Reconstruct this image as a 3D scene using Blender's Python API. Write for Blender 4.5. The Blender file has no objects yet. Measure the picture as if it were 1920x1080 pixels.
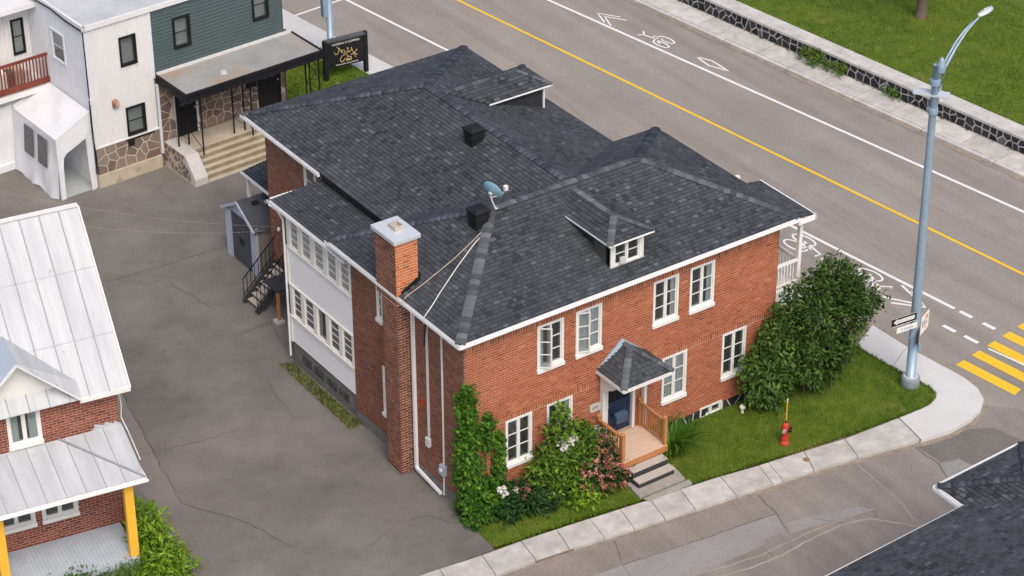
import bpy, math, random
import numpy as np
from mathutils import Vector, Matrix
R = math.radians
rnd = random.Random(7)
scene = bpy.context.scene
col = scene.collection

# ------------------------------------------------------------------ camera, sky, sun, exposure
CAM = Vector((-31.793, -48.069, 43.256))
cam_data = bpy.data.cameras.new('camera'); cam = bpy.data.objects.new('camera', cam_data); col.objects.link(cam)
cam_data.sensor_width = 36.0; cam_data.lens = 4599.146 / 1920 * 36.0
cam_data.clip_start = 1.0; cam_data.clip_end = 2000.0
_a, _b, _r = R(34.822), R(31.597), R(-0.199)
_F = Vector((math.sin(_a)*math.cos(_b), math.cos(_a)*math.cos(_b), -math.sin(_b)))
_R0 = Vector((math.cos(_a), -math.sin(_a), 0)); _U0 = _R0.cross(_F)
_R1 = math.cos(_r)*_R0 + math.sin(_r)*_U0; _U1 = -math.sin(_r)*_R0 + math.cos(_r)*_U0
cam.matrix_world = Matrix(((_R1.x, _U1.x, -_F.x, CAM.x), (_R1.y, _U1.y, -_F.y, CAM.y), (_R1.z, _U1.z, -_F.z, CAM.z), (0, 0, 0, 1)))
scene.camera = cam

SUN_EL = R(52); SUN_AZ = R(195)          # azimuth measured from +Y towards +X: light from the front right
world = bpy.data.worlds.new('World'); scene.world = world; world.use_nodes = True
wn = world.node_tree; bgn = wn.nodes['Background']
sky = wn.nodes.new('ShaderNodeTexSky'); sky.sky_type = 'NISHITA'; sky.sun_disc = False
sky.sun_elevation = SUN_EL; sky.sun_rotation = SUN_AZ
sky.air_density = 0.7; sky.dust_density = 4.0; sky.ozone_density = 0.6
wn.links.new(sky.outputs[0], bgn.inputs[0]); bgn.inputs[1].default_value = 0.15
sun_d = bpy.data.lights.new('sun', 'SUN'); sun_d.energy = 0.95; sun_d.angle = R(30); sun_d.color = (1.0, 0.95, 0.87)
sun = bpy.data.objects.new('sun', sun_d); col.objects.link(sun)
_sv = Vector((math.sin(SUN_AZ)*math.cos(SUN_EL), math.cos(SUN_AZ)*math.cos(SUN_EL), math.sin(SUN_EL)))
sun.rotation_euler = (-_sv).to_track_quat('-Z', 'Y').to_euler(); sun.location = (0, -20, 60)
scene.view_settings.view_transform = 'Standard'; scene.view_settings.look = 'None'
scene.view_settings.exposure = 0.50; scene.view_settings.gamma = 1.0; scene.view_settings.use_curve_mapping = False
scene.render.resolution_x = 1024; scene.render.resolution_y = 576

# ------------------------------------------------------------------ materials
def srgb(r, g, b):
    f = lambda c: ((c/255+0.055)/1.055)**2.4 if c/255 > 0.04045 else c/255/12.92
    return (f(r), f(g), f(b), 1)
MATS = {}
def mat(name, c, c2=None, rough=0.8, scale=6.0, bump=0.0, bscale=60.0, metal=0.0, spec=0.3, tone=None, tmix=1.0, wear=None, stretch=None, translucent=0.0, detail=6.0):
    """procedural surface: two noise-mixed colours, optional per-piece tone ramp, wear patches and bump"""
    if name in MATS: return MATS[name]
    m = bpy.data.materials.new(name); m.use_nodes = True; MATS[name] = m
    nt = m.node_tree; N = nt.nodes; Lk = nt.links; bs = N['Principled BSDF']
    bs.inputs['Roughness'].default_value = rough; bs.inputs['Metallic'].default_value = metal
    bs.inputs['Specular IOR Level'].default_value = spec
    tc = N.new('ShaderNodeTexCoord'); vec = tc.outputs['Object']
    if stretch:
        mp = N.new('ShaderNodeMapping'); mp.inputs['Scale'].default_value = stretch; Lk.new(vec, mp.inputs[0]); vec = mp.outputs[0]
    nz = N.new('ShaderNodeTexNoise'); nz.inputs['Scale'].default_value = scale; nz.inputs['Detail'].default_value = detail; nz.inputs['Roughness'].default_value = 0.65
    Lk.new(vec, nz.inputs['Vector'])
    rp = N.new('ShaderNodeMapRange'); rp.inputs[1].default_value = 0.32; rp.inputs[2].default_value = 0.68; Lk.new(nz.outputs['Fac'], rp.inputs[0])
    mx = N.new('ShaderNodeMix'); mx.data_type = 'RGBA'; mx.inputs[6].default_value = c; mx.inputs[7].default_value = c2 or tuple(min(1, x*1.18) for x in c[:3])+(1,)
    Lk.new(rp.outputs[0], mx.inputs[0]); out = mx.outputs[2]
    if tone:
        at = N.new('ShaderNodeAttribute'); at.attribute_name = 'tone'
        cr = N.new('ShaderNodeValToRGB'); el = cr.color_ramp.elements
        el[0].position = 0.0; el[0].color = tone[0]; el[1].position = 1.0; el[1].color = tone[-1]
        for i, cc in enumerate(tone[1:-1]):
            e = el.new((i+1)/(len(tone)-1)); e.color = cc
        Lk.new(at.outputs['Fac'], cr.inputs[0])
        m2 = N.new('ShaderNodeMix'); m2.data_type = 'RGBA'; m2.inputs[0].default_value = tmix
        Lk.new(out, m2.inputs[6]); Lk.new(cr.outputs[0], m2.inputs[7]); out = m2.outputs[2]
        m3 = N.new('ShaderNodeMix'); m3.data_type = 'RGBA'; m3.blend_type = 'MULTIPLY'; m3.inputs[0].default_value = 1.0
        g = N.new('ShaderNodeMapRange'); g.inputs[1].default_value = 0.3; g.inputs[2].default_value = 0.7; g.inputs[3].default_value = 0.8; g.inputs[4].default_value = 1.15
        Lk.new(nz.outputs['Fac'], g.inputs[0]); Lk.new(out, m3.inputs[6]); Lk.new(g.outputs[0], m3.inputs[7]); out = m3.outputs[2]
    if wear:                                   # (colour, scale, threshold, softness)
        wc, ws, wt, wf = wear
        n2 = N.new('ShaderNodeTexNoise'); n2.inputs['Scale'].default_value = ws; n2.inputs['Detail'].default_value = 8; n2.inputs['Roughness'].default_value = 0.7
        Lk.new(tc.outputs['Object'], n2.inputs['Vector'])
        g = N.new('ShaderNodeMapRange'); g.inputs[1].default_value = wt; g.inputs[2].default_value = wt+wf; Lk.new(n2.outputs['Fac'], g.inputs[0])
        m4 = N.new('ShaderNodeMix'); m4.data_type = 'RGBA'; m4.inputs[7].default_value = wc
        Lk.new(g.outputs[0], m4.inputs[0]); Lk.new(out, m4.inputs[6]); out = m4.outputs[2]
    Lk.new(out, bs.inputs['Base Color'])
    if bump:
        n3 = N.new('ShaderNodeTexNoise'); n3.inputs['Scale'].default_value = bscale; n3.inputs['Detail'].default_value = 4
        Lk.new(vec, n3.inputs['Vector'])
        bp = N.new('ShaderNodeBump'); bp.inputs['Strength'].default_value = bump; bp.inputs['Distance'].default_value = 0.02
        Lk.new(n3.outputs['Fac'], bp.inputs['Height']); Lk.new(bp.outputs[0], bs.inputs['Normal'])
    if translucent:
        tr = N.new('ShaderNodeBsdfTranslucent'); Lk.new(out, tr.inputs['Color'])
        ms = N.new('ShaderNodeMixShader'); ms.inputs[0].default_value = translucent
        Lk.new(bs.outputs[0], ms.inputs[1]); Lk.new(tr.outputs[0], ms.inputs[2]); Lk.new(ms.outputs[0], N['Material Output'].inputs[0])
    return m
def glass_mat():
    m = bpy.data.materials.new('window_glass'); m.use_nodes = True; nt = m.node_tree; N = nt.nodes
    for n in list(N):
        if n.type == 'BSDF_PRINCIPLED': N.remove(n)
    t = N.new('ShaderNodeBsdfTransparent'); t.inputs[0].default_value = (0.86, 0.89, 0.89, 1)
    g = N.new('ShaderNodeBsdfGlossy'); g.inputs['Roughness'].default_value = 0.03
    lw_ = N.new('ShaderNodeLayerWeight'); lw_.inputs[0].default_value = .5
    pw_ = N.new('ShaderNodeMath'); pw_.operation = 'POWER'; pw_.inputs[1].default_value = 3.5; nt.links.new(lw_.outputs['Facing'], pw_.inputs[0])
    fr = N.new('ShaderNodeMath'); fr.operation = 'MULTIPLY_ADD'; fr.inputs[1].default_value = .5; fr.inputs[2].default_value = .05; nt.links.new(pw_.outputs[0], fr.inputs[0])
    df = N.new('ShaderNodeBsdfDiffuse'); df.inputs[0].default_value = (.15, .16, .155, 1)
    m0 = N.new('ShaderNodeMixShader'); m0.inputs[0].default_value = .1; nt.links.new(t.outputs[0], m0.inputs[1]); nt.links.new(df.outputs[0], m0.inputs[2])
    ms = N.new('ShaderNodeMixShader'); nt.links.new(fr.outputs[0], ms.inputs[0]); nt.links.new(m0.outputs[0], ms.inputs[1]); nt.links.new(g.outputs[0], ms.inputs[2])
    nt.links.new(ms.outputs[0], N['Material Output'].inputs[0]); MATS['glass'] = m; return m
def asphalt_mat(name, c1, c2, stain, seed=0.0, big=0.22, streak=None):
    m = bpy.data.materials.new(name); m.use_nodes = True; nt = m.node_tree; N = nt.nodes; L = nt.links; bs = N['Principled BSDF']
    bs.inputs['Roughness'].default_value = 0.88; bs.inputs['Specular IOR Level'].default_value = 0.25
    tc = N.new('ShaderNodeTexCoord'); mp = N.new('ShaderNodeMapping'); mp.inputs['Location'].default_value = (seed, seed*.7, 0); L.new(tc.outputs['Object'], mp.inputs[0])
    def noise(s, d, lo, hi, rot=None):
        n = N.new('ShaderNodeTexNoise'); n.inputs['Scale'].default_value = s; n.inputs['Detail'].default_value = d; n.inputs['Roughness'].default_value = .68
        L.new(mp.outputs[0], n.inputs['Vector']); g = N.new('ShaderNodeMapRange'); g.inputs[1].default_value = lo; g.inputs[2].default_value = hi
        L.new(n.outputs['Fac'], g.inputs[0]); return g.outputs[0], n
    a, _ = noise(big, 7, .36, .66); b, _ = noise(1.3, 6, .5, .78); c, n3 = noise(38, 3, .3, .7); d, _ = noise(7, 7, .62, .74)
    m1 = N.new('ShaderNodeMix'); m1.data_type = 'RGBA'; m1.inputs[6].default_value = c1; m1.inputs[7].default_value = c2; L.new(a, m1.inputs[0])
    m2 = N.new('ShaderNodeMix'); m2.data_type = 'RGBA'; m2.inputs[7].default_value = stain; L.new(m1.outputs[2], m2.inputs[6])
    mu = N.new('ShaderNodeMath'); mu.operation = 'MULTIPLY'; mu.inputs[1].default_value = .38; L.new(b, mu.inputs[0]); L.new(mu.outputs[0], m2.inputs[0])
    m3 = N.new('ShaderNodeMix'); m3.data_type = 'RGBA'; m3.blend_type = 'MULTIPLY'; m3.inputs[0].default_value = 1
    g = N.new('ShaderNodeMapRange'); g.inputs[3].default_value = .84; g.inputs[4].default_value = 1.16; L.new(c, g.inputs[0]); L.new(m2.outputs[2], m3.inputs[6]); L.new(g.outputs[0], m3.inputs[7])
    m4 = N.new('ShaderNodeMix'); m4.data_type = 'RGBA'; m4.inputs[7].default_value = tuple(x*.72 for x in c1[:3])+(1,)
    mv = N.new('ShaderNodeMath'); mv.operation = 'MULTIPLY'; mv.inputs[1].default_value = .5; L.new(d, mv.inputs[0]); L.new(mv.outputs[0], m4.inputs[0]); L.new(m3.outputs[2], m4.inputs[6])
    mr = N.new('ShaderNodeMapping'); mr.inputs['Rotation'].default_value = (0, 0, streak or 0); mr.inputs['Scale'].default_value = (1.5, .07, 1); L.new(tc.outputs['Object'], mr.inputs[0])
    ns = N.new('ShaderNodeTexNoise'); ns.inputs['Scale'].default_value = 1.0; ns.inputs['Detail'].default_value = 5; L.new(mr.outputs[0], ns.inputs['Vector'])
    gs = N.new('ShaderNodeMapRange'); gs.inputs[1].default_value = .3; gs.inputs[2].default_value = .7; k_ = .13 if streak is not None else .0; gs.inputs[3].default_value = 1-k_; gs.inputs[4].default_value = 1+k_*.7; L.new(ns.outputs['Fac'], gs.inputs[0])
    nf = N.new('ShaderNodeTexNoise'); nf.inputs['Scale'].default_value = 16; nf.inputs['Detail'].default_value = 6; nf.inputs['Roughness'].default_value = .85; L.new(mp.outputs[0], nf.inputs['Vector'])
    gf_ = N.new('ShaderNodeMapRange'); gf_.inputs[1].default_value = .3; gf_.inputs[2].default_value = .7; gf_.inputs[3].default_value = .82; gf_.inputs[4].default_value = 1.16; L.new(nf.outputs['Fac'], gf_.inputs[0])
    mm = N.new('ShaderNodeMath'); mm.operation = 'MULTIPLY'; L.new(gs.outputs[0], mm.inputs[0]); L.new(gf_.outputs[0], mm.inputs[1])
    m5 = N.new('ShaderNodeMix'); m5.data_type = 'RGBA'; m5.blend_type = 'MULTIPLY'; m5.inputs[0].default_value = 1; L.new(m4.outputs[2], m5.inputs[6]); L.new(mm.outputs[0], m5.inputs[7])
    L.new(m5.outputs[2], bs.inputs['Base Color'])
    bp = N.new('ShaderNodeBump'); bp.inputs['Strength'].default_value = .35; bp.inputs['Distance'].default_value = .015; L.new(n3.outputs['Fac'], bp.inputs['Height']); L.new(bp.outputs[0], bs.inputs['Normal'])
    MATS[name] = m; return m

GL = glass_mat()
M_road = asphalt_mat('road_asphalt', (.262, .234, .203, 1), (.305, .272, .238, 1), (.215, .192, .168, 1), 3, .22, R(-6.7))
M_side = asphalt_mat('side_street_asphalt', (.235, .207, .180, 1), (.285, .253, .222, 1), (.18, .16, .142, 1), 11, .35, R(97.5))
M_drive = asphalt_mat('driveway_asphalt', (.132, .122, .110, 1), (.212, .197, .177, 1), (.105, .098, .09, 1), 23, .24)
M_patch = asphalt_mat('asphalt_patch', (.275, .264, .25, 1), (.315, .302, .286, 1), (.19, .18, .168, 1), 31, .6)
M_patchd = asphalt_mat('dark_asphalt_patch', (.145, .132, .118, 1), (.185, .17, .152, 1), (.12, .11, .1, 1), 41, .5)
M_crack = mat('crack', (.062, .056, .05, 1), (.11, .1, .09, 1), .95, 5)
M_seal = mat('crack_fill', (.42, .37, .31, 1), (.33, .29, .24, 1), .95, 4)
M_conc = mat('sidewalk_concrete', (.50, .485, .455, 1), (.60, .585, .555, 1), .9, 1.8, .25, 30, tone=[(.40, .38, .345, 1), (.48, .46, .42, 1), (.53, .51, .475, 1)], tmix=.6, wear=((.36, .34, .31, 1), 3.2, .56, .2))
M_concn = mat('new_concrete', (.55, .54, .52, 1), (.61, .60, .58, 1), .9, .9, .15, 40, wear=((.52, .5, .47, 1), 1.4, .58, .25))
M_soil = mat('soil', (.17, .135, .09, 1), (.25, .20, .14, 1), .95, 5, .5, 30)
M_grassg = mat('lawn_soil', (.060, .105, .010, 1), (.12, .165, .016, 1), .95, 1.6, .4, 40, wear=((.19, .17, .06, 1), .8, .58, .14))
M_white = mat('white_paint', (.70, .69, .655, 1), (.77, .76, .73, 1), .55, 3, .05, 20, wear=((.58, .55, .50, 1), 5, .66, .1))
M_cream = mat('cream_paint', (.76, .74, .68, 1), (.82, .80, .74, 1), .6, 3, .05, 20, wear=((.5, .44, .36, 1), 9, .68, .06))
M_gutter = mat('white_gutter', (.80, .80, .79, 1), (.86, .86, .85, 1), .4, 4, wear=((.42, .4, .37, 1), 6, .68, .05))
M_roadw = mat('white_road_paint', (.78, .775, .76, 1), (.70, .69, .67, 1), .8, 8, .2, 50, wear=((.36, .33, .31, 1), 9, .60, .16))
M_roady = mat('yellow_road_paint', (.80, .52, .03, 1), (.70, .44, .035, 1), .8, 8, .2, 50, wear=((.42, .32, .14, 1), 11, .63, .14))
SHT = [(.018, .020, .023, 1), (.050, .055, .062, 1), (.064, .070, .078, 1), (.080, .087, .097, 1), (.125, .135, .15, 1)]
M_shing = mat('roof_shingle', (.04, .044, .054, 1), None, .92, 1.3, .5, 130, spec=.2, tone=SHT, tmix=1.0)
M_roofbase = mat('roof_underlay', (.02, .022, .027, 1), None, .95, 20)
M_cap = mat('shingle_cap', (.06, .066, .08, 1), None, .92, 30, .4, 130, spec=.2, tone=[(.062, .067, .075, 1), (.095, .102, .113, 1), (.135, .145, .16, 1)])
BRT = [(.17, .046, .018, 1), (.28, .074, .027, 1), (.36, .098, .035, 1), (.40, .12, .045, 1), (.50, .19, .085, 1)]
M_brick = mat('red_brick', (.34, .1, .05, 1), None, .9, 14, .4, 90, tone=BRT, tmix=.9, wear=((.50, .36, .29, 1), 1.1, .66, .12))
M_brick_shade = mat('shaded_brick', (.2, .07, .04, 1), None, .9, 14, .4, 90, tone=[(.11, .038, .019, 1), (.165, .056, .027, 1), (.22, .078, .038, 1), (.28, .12, .065, 1)], tmix=.9, wear=((.085, .06, .05, 1), .8, .62, .14))  # house brick darkened and browned: shade of the left side put into the colour
M_brick_lit = mat('lit_brick', (.5, .16, .05, 1), None, .9, 14, .4, 90, tone=[(.36, .085, .022, 1), (.54, .14, .035, 1), (.62, .19, .05, 1), (.48, .19, .09, 1)], tmix=.95)  # same brick brightened for the chimney front: light put into the colour
M_mortar = mat('brick_mortar', (.60, .42, .32, 1), (.44, .26, .18, 1), .95, 9, .3, 60)
M_mortard = mat('grey_mortar', (.66, .54, .46, 1), (.46, .35, .29, 1), .95, 5, .3, 60)
def brick_tex(name, c1, c2, cm):
    m = bpy.data.materials.new(name); m.use_nodes = True; nt = m.node_tree; N = nt.nodes; bs = N['Principled BSDF']; bs.inputs['Roughness'].default_value = .9
    tc = N.new('ShaderNodeTexCoord'); sx = N.new('ShaderNodeSeparateXYZ'); nt.links.new(tc.outputs['Object'], sx.inputs[0])
    ad = N.new('ShaderNodeMath'); nt.links.new(sx.outputs[0], ad.inputs[0]); nt.links.new(sx.outputs[1], ad.inputs[1])
    cb = N.new('ShaderNodeCombineXYZ'); nt.links.new(ad.outputs[0], cb.inputs[0]); nt.links.new(sx.outputs[2], cb.inputs[1])
    b = N.new('ShaderNodeTexBrick'); b.inputs['Scale'].default_value = 1; b.inputs['Brick Width'].default_value = .225; b.inputs['Row Height'].default_value = .08; b.inputs['Mortar Size'].default_value = .01
    b.inputs['Color1'].default_value = c1; b.inputs['Color2'].default_value = c2; b.inputs['Mortar'].default_value = cm
    nt.links.new(cb.outputs[0], b.inputs['Vector']); nt.links.new(b.outputs[0], bs.inputs['Base Color']); MATS[name] = m; return m
M_btex = brick_tex('brick_far_wall', (.31, .088, .042, 1), (.2, .06, .032, 1), (.36, .29, .24, 1))
M_dark = mat('dark_room', (.07, .068, .06, 1), (.11, .105, .095, 1), .95, 2)
M_curt = mat('curtain', (.50, .53, .53, 1), (.66, .68, .67, 1), .9, 3, stretch=(9, 9, .6))
M_black = mat('black_metal', (.010, .010, .012, 1), (.018, .018, .02, 1), .6, 8, spec=.2)
M_steel = mat('blue_grey_steel', (.27, .37, .46, 1), (.33, .43, .52, 1), .4, 3, metal=.25, wear=((.42, .48, .53, 1), 2, .6, .2))
M_galv = mat('galvanised', (.60, .63, .65, 1), (.70, .72, .73, 1), .4, 6, metal=.3)
M_conduit = mat('grey_conduit', (.56, .57, .58, 1), (.66, .66, .66, 1), .55, 5)
M_cedar = mat('stained_cedar', (.40, .16, .055, 1), (.52, .235, .09, 1), .7, 3, .15, 60, stretch=(12, 12, 2))
M_deckw = mat('new_deck_wood', (.56, .40, .285, 1), (.66, .50, .37, 1), .8, 3, .15, 60, stretch=(2, 14, 14))
M_oldw = mat('weathered_wood', (.40, .35, .30, 1), (.52, .47, .41, 1), .9, 3, .2, 60, stretch=(2, 14, 14))
M_darkw = mat('dark_stringer', (.035, .036, .04, 1), (.05, .05, .055, 1), .8, 5)
M_navy = mat('navy_paint', (.018, .034, .075, 1), (.026, .046, .095, 1), .4, 3)
M_mailb = mat('blue_mailbox', (.05, .085, .14, 1), (.065, .1, .16, 1), .4, 3)
M_flash = mat('blue_flashing', (.30, .42, .52, 1), (.38, .49, .58, 1), .45, 3, metal=.2)
M_stonek = mat('black_stone', (.03, .031, .035, 1), None, .75, 9, .5, 20, tone=[(.014, .015, .018, 1), (.026, .027, .031, 1), (.042, .043, .048, 1), (.12, .12, .125, 1)])
M_stoneb = mat('brown_stone', (.2, .14, .1, 1), None, .85, 9, .5, 20, tone=[(.15, .115, .092, 1), (.21, .162, .13, 1), (.28, .225, .18, 1), (.19, .125, .10, 1)])
M_mortarw = mat('pale_mortar', (.56, .54, .51, 1), (.46, .44, .41, 1), .95, 8, .3, 50)
M_mortarb = mat('cream_mortar', (.56, .48, .38, 1), (.48, .40, .32, 1), .95, 8, .3, 50)
M_metalr = mat('white_metal_roof', (.40, .415, .435, 1), (.52, .53, .54, 1), .5, 1.1, .12, 5, spec=.35, stretch=(3.0, .35, .35), wear=((.34, .29, .24, 1), 2.2, .64, .06))
M_seam = mat('metal_seam', (.24, .26, .29, 1), (.3, .32, .34, 1), .45, 4)
M_yellow = mat('yellow_post_paint', (.78, .42, .035, 1), (.84, .48, .06, 1), .55, 3, wear=((.5, .3, .1, 1), 8, .7, .05))
M_bluedeck = mat('grey_blue_deck_paint', (.40, .45, .50, 1), (.48, .52, .57, 1), .6, 2, .1, 40, wear=((.6, .6, .58, 1), 3, .62, .1))
M_tarp = mat('white_tarp', (.82, .83, .85, 1), (.88, .885, .9, 1), .5, 1.5, .8, 2.6, translucent=.2)
M_vinyl = mat('clear_vinyl', (.03, .033, .037, 1), (.13, .135, .14, 1), .3, 5, .6, 7, spec=.3)
M_sidew = mat('white_siding', (.68, .675, .66, 1), (.74, .735, .72, 1), .55, 1.2, wear=((.62, .6, .56, 1), 1.5, .62, .2))
M_sideb = mat('blue_white_siding', (.66, .68, .71, 1), (.72, .74, .77, 1), .55, 1.2)
M_green = mat('green_grey_siding', (.060, .087, .090, 1), (.075, .105, .108, 1), .6, 1.0)
M_memb = mat('roof_membrane', (.42, .43, .44, 1), (.55, .56, .57, 1), .8, .7, .1, 10, wear=((.33, .33, .34, 1), .9, .56, .2))
M_canopy = mat('canopy_roofing', (.26, .265, .25, 1), (.33, .335, .32, 1), .85, 1.0, .2, 20, wear=((.35, .255, .185, 1), .36, .45, .12))
M_pconc = mat('porch_concrete', (.42, .36, .27, 1), (.52, .46, .36, 1), .9, 2.5, .3, 30, wear=((.28, .22, .13, 1), 2.0, .56, .15))
M_redw = mat('red_brown_rail', (.16, .036, .022, 1), (.22, .055, .034, 1), .6, 4)
M_resin = mat('dark_resin', (.055, .06, .07, 1), (.075, .08, .092, 1), .5, 2, stretch=(1, 1, 1))
M_resinl = mat('light_resin_trim', (.38, .42, .50, 1), (.46, .50, .57, 1), .5, 3)
M_resint = mat('taupe_resin', (.19, .175, .16, 1), (.235, .22, .2, 1), .6, 3, stretch=(1, 1, 14))
M_red = mat('hydrant_red', (.42, .04, .022, 1), (.52, .06, .03, 1), .4, 8)
M_chrome = mat('hydrant_cap_metal', (.62, .63, .64, 1), None, .3, 8, metal=.6)
M_bark = mat('bark', (.09, .066, .05, 1), (.15, .115, .09, 1), .95, 8, .6, 20, stretch=(4, 4, 1))
M_dish = mat('dish_blue_grey', (.25, .42, .54, 1), (.30, .47, .59, 1), .45, 3)
M_wire = mat('cable_tan', (.42, .34, .25, 1), (.5, .42, .33, 1), .7, 4)
M_wirew = mat('cable_white', (.66, .65, .62, 1), (.74, .73, .7, 1), .6, 4)
M_gold = mat('sign_gold', (.60, .42, .16, 1), (.70, .54, .28, 1), .6, 4)
M_signw = mat('sign_white', (.72, .70, .64, 1), None, .6, 4)
M_signb = mat('sign_blue', (.10, .24, .42, 1), None, .6, 4)
M_orange = mat('sign_orange', (.62, .22, .09, 1), None, .6, 4)
def leafm(name, cols, tr=.3): return mat(name, cols[1], None, .55, 3, tone=cols, spec=.25, translucent=tr)
L_tree = leafm('tree_leaf', [(.014, .036, .006, 1), (.032, .074, .012, 1), (.062, .125, .022, 1), (.13, .215, .045, 1)])
L_tree2 = leafm('tree_leaf_light', [(.030, .068, .012, 1), (.056, .120, .020, 1), (.098, .185, .035, 1), (.16, .26, .055, 1)])
L_ivy = leafm('ivy_leaf', [(.020, .062, .008, 1), (.045, .130, .012, 1), (.085, .205, .018, 1), (.18, .34, .03, 1)])
L_shrub = leafm('shrub_leaf', [(.034, .085, .010, 1), (.074, .160, .018, 1), (.14, .25, .028, 1), (.27, .38, .045, 1)])
L_peony = leafm('peony_leaf', [(.010, .040, .010, 1), (.022, .070, .016, 1), (.04, .11, .025, 1), (.085, .16, .04, 1)])
L_lime = leafm('lime_leaf', [(.07, .16, .012, 1), (.14, .27, .018, 1), (.22, .37, .03, 1), (.34, .50, .06, 1)])
L_pink = leafm('pink_bloom', [(.26, .07, .055, 1), (.40, .13, .095, 1), (.52, .22, .17, 1), (.66, .36, .30, 1)], .2)
L_wht = leafm('white_bloom', [(.6, .58, .5, 1), (.72, .70, .64, 1), (.82, .8, .75, 1)], .2)
L_blade = leafm('grass_blade', [(.040, .092, .004, 1), (.078, .155, .006, 1), (.128, .222, .010, 1), (.27, .29, .045, 1)], .25)
L_blade2 = leafm('park_grass_blade', [(.040, .096, .004, 1), (.078, .16, .006, 1), (.135, .232, .010, 1), (.27, .29, .045, 1)], .25)
L_weed = leafm('weed_leaf', [(.02, .065, .014, 1), (.04, .115, .02, 1), (.07, .175, .03, 1)])

# ------------------------------------------------------------------ mesh helpers
class MB:
    def __init__(s): s.v = []; s.f = []; s.t = []
    def add(s, vs, fs, tone=.5):
        o = len(s.v); s.v += [tuple(x) for x in vs]; s.f += [tuple(o+i for i in f) for f in fs]; s.t += [tone]*len(fs); return s
    def box(s, x0, x1, y0, y1, z0, z1, tone=.5):
        return s.add([(x0,y0,z0),(x1,y0,z0),(x1,y1,z0),(x0,y1,z0),(x0,y0,z1),(x1,y0,z1),(x1,y1,z1),(x0,y1,z1)],
                     [(0,3,2,1),(4,5,6,7),(0,1,5,4),(1,2,6,5),(2,3,7,6),(3,0,4,7)], tone)
    def fb(s, fr, a0, a1, c0, c1, b0, b1, tone=.5):
        """box in a wall frame: a along the wall, c outward, b up"""
        O, u, n = fr; O = Vector(O); u = Vector(u); n = Vector(n); z = Vector((0,0,1))
        P = lambda a, c, b: O+u*a+n*c+z*b
        vs = [P(a0,c1,b0),P(a1,c1,b0),P(a1,c0,b0),P(a0,c0,b0),P(a0,c1,b1),P(a1,c1,b1),P(a1,c0,b1),P(a0,c0,b1)]
        return s.add(vs, [(0,3,2,1),(4,5,6,7),(0,1,5,4),(1,2,6,5),(2,3,7,6),(3,0,4,7)], tone)
    def prism(s, poly, ext, tone=.5):
        n = len(poly); e = Vector(ext); P = [Vector(p) for p in poly]
        fs = [tuple(range(n-1,-1,-1)), tuple(range(n, 2*n))]+[(i, (i+1)%n, n+(i+1)%n, n+i) for i in range(n)]
        return s.add(P+[p+e for p in P], fs, tone)
    def quad(s, *p, tone=.5): return s.add(p, [tuple(range(len(p)))], tone)
    def bar(s, a, b, w, h=None, up=(0,0,1), tone=.5):
        a = Vector(a); b = Vector(b); h = h or w; d = (b-a).normalized(); up = Vector(up)
        if abs(d.dot(up)) > .99: up = Vector((0,1,0))
        r = d.cross(up).normalized()*w/2; q = r.cross(d).normalized()*h/2
        vs = [a-r-q,a+r-q,a+r+q,a-r+q,b-r-q,b+r-q,b+r+q,b-r+q]
        return s.add(vs, [(0,1,2,3),(7,6,5,4),(0,4,5,1),(1,5,6,2),(2,6,7,3),(3,7,4,0)], tone)
    def tube(s, pts, r, n=8, tone=.5):
        pts = [Vector(p) for p in pts]; rs = r if isinstance(r, (list, tuple)) else [r]*len(pts); vs = []; fs = []
        for i, p in enumerate(pts):
            d = (pts[min(i+1,len(pts)-1)]-pts[max(i-1,0)]).normalized()
            up = Vector((0,0,1)) if abs(d.z) < .95 else Vector((1,0,0))
            x = d.cross(up).normalized(); y = d.cross(x)
            for k in range(n):
                t = 2*math.pi*k/n; vs.append(p+(x*math.cos(t)+y*math.sin(t))*rs[i])
        for i in range(len(pts)-1):
            for k in range(n): fs.append((i*n+k, i*n+(k+1)%n, (i+1)*n+(k+1)%n, (i+1)*n+k))
        fs.append(tuple(range(n))); fs.append(tuple((len(pts)-1)*n+k for k in range(n-1,-1,-1)))
        return s.add(vs, fs, tone)
    def lathe(s, prof, c=(0,0,0), n=20, tone=.5):
        c = Vector(c); vs = []; fs = []
        for r_, z in prof:
            for k in range(n): t = 2*math.pi*k/n; vs.append(c+Vector((r_*math.cos(t), r_*math.sin(t), z)))
        for i in range(len(prof)-1):
            for k in range(n): fs.append((i*n+k, i*n+(k+1)%n, (i+1)*n+(k+1)%n, (i+1)*n+k))
        fs.append(tuple(range(n-1,-1,-1))); fs.append(tuple((len(prof)-1)*n+k for k in range(n)))
        return s.add(vs, fs, tone)
    def mesh(s, name, m, smooth=False):
        me = bpy.data.meshes.new(name); me.from_pydata(s.v, [], s.f); me.materials.append(m)
        at = me.attributes.new('tone', 'FLOAT', 'FACE'); at.data.foreach_set('value', s.t)
        if smooth: me.polygons.foreach_set('use_smooth', [True]*len(me.polygons))
        me.update(); return me
    def build(s, name, m, parent=None, smooth=False, bevel=0, **tags):
        o = bpy.data.objects.new(name, s.mesh(name, m, smooth)); col.objects.link(o); o.parent = parent
        if bevel:
            b = o.modifiers.new('bevel', 'BEVEL'); b.width = bevel; b.segments = 2; b.limit_method = 'ANGLE'
        for k, v in tags.items(): o[k] = v
        return o
def thing(name, label, cat, loc=(0,0,0), rotz=0, group=None):
    o = bpy.data.objects.new(name, None); col.objects.link(o); o.location = loc; o.rotation_euler = (0,0,rotz); o.empty_display_size = .2
    o['label'] = label; o['category'] = cat
    if group: o['group'] = group
    return o
def tag(o, label, cat, group=None):
    o['label'] = label; o['category'] = cat
    if group: o['group'] = group
    return o
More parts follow.
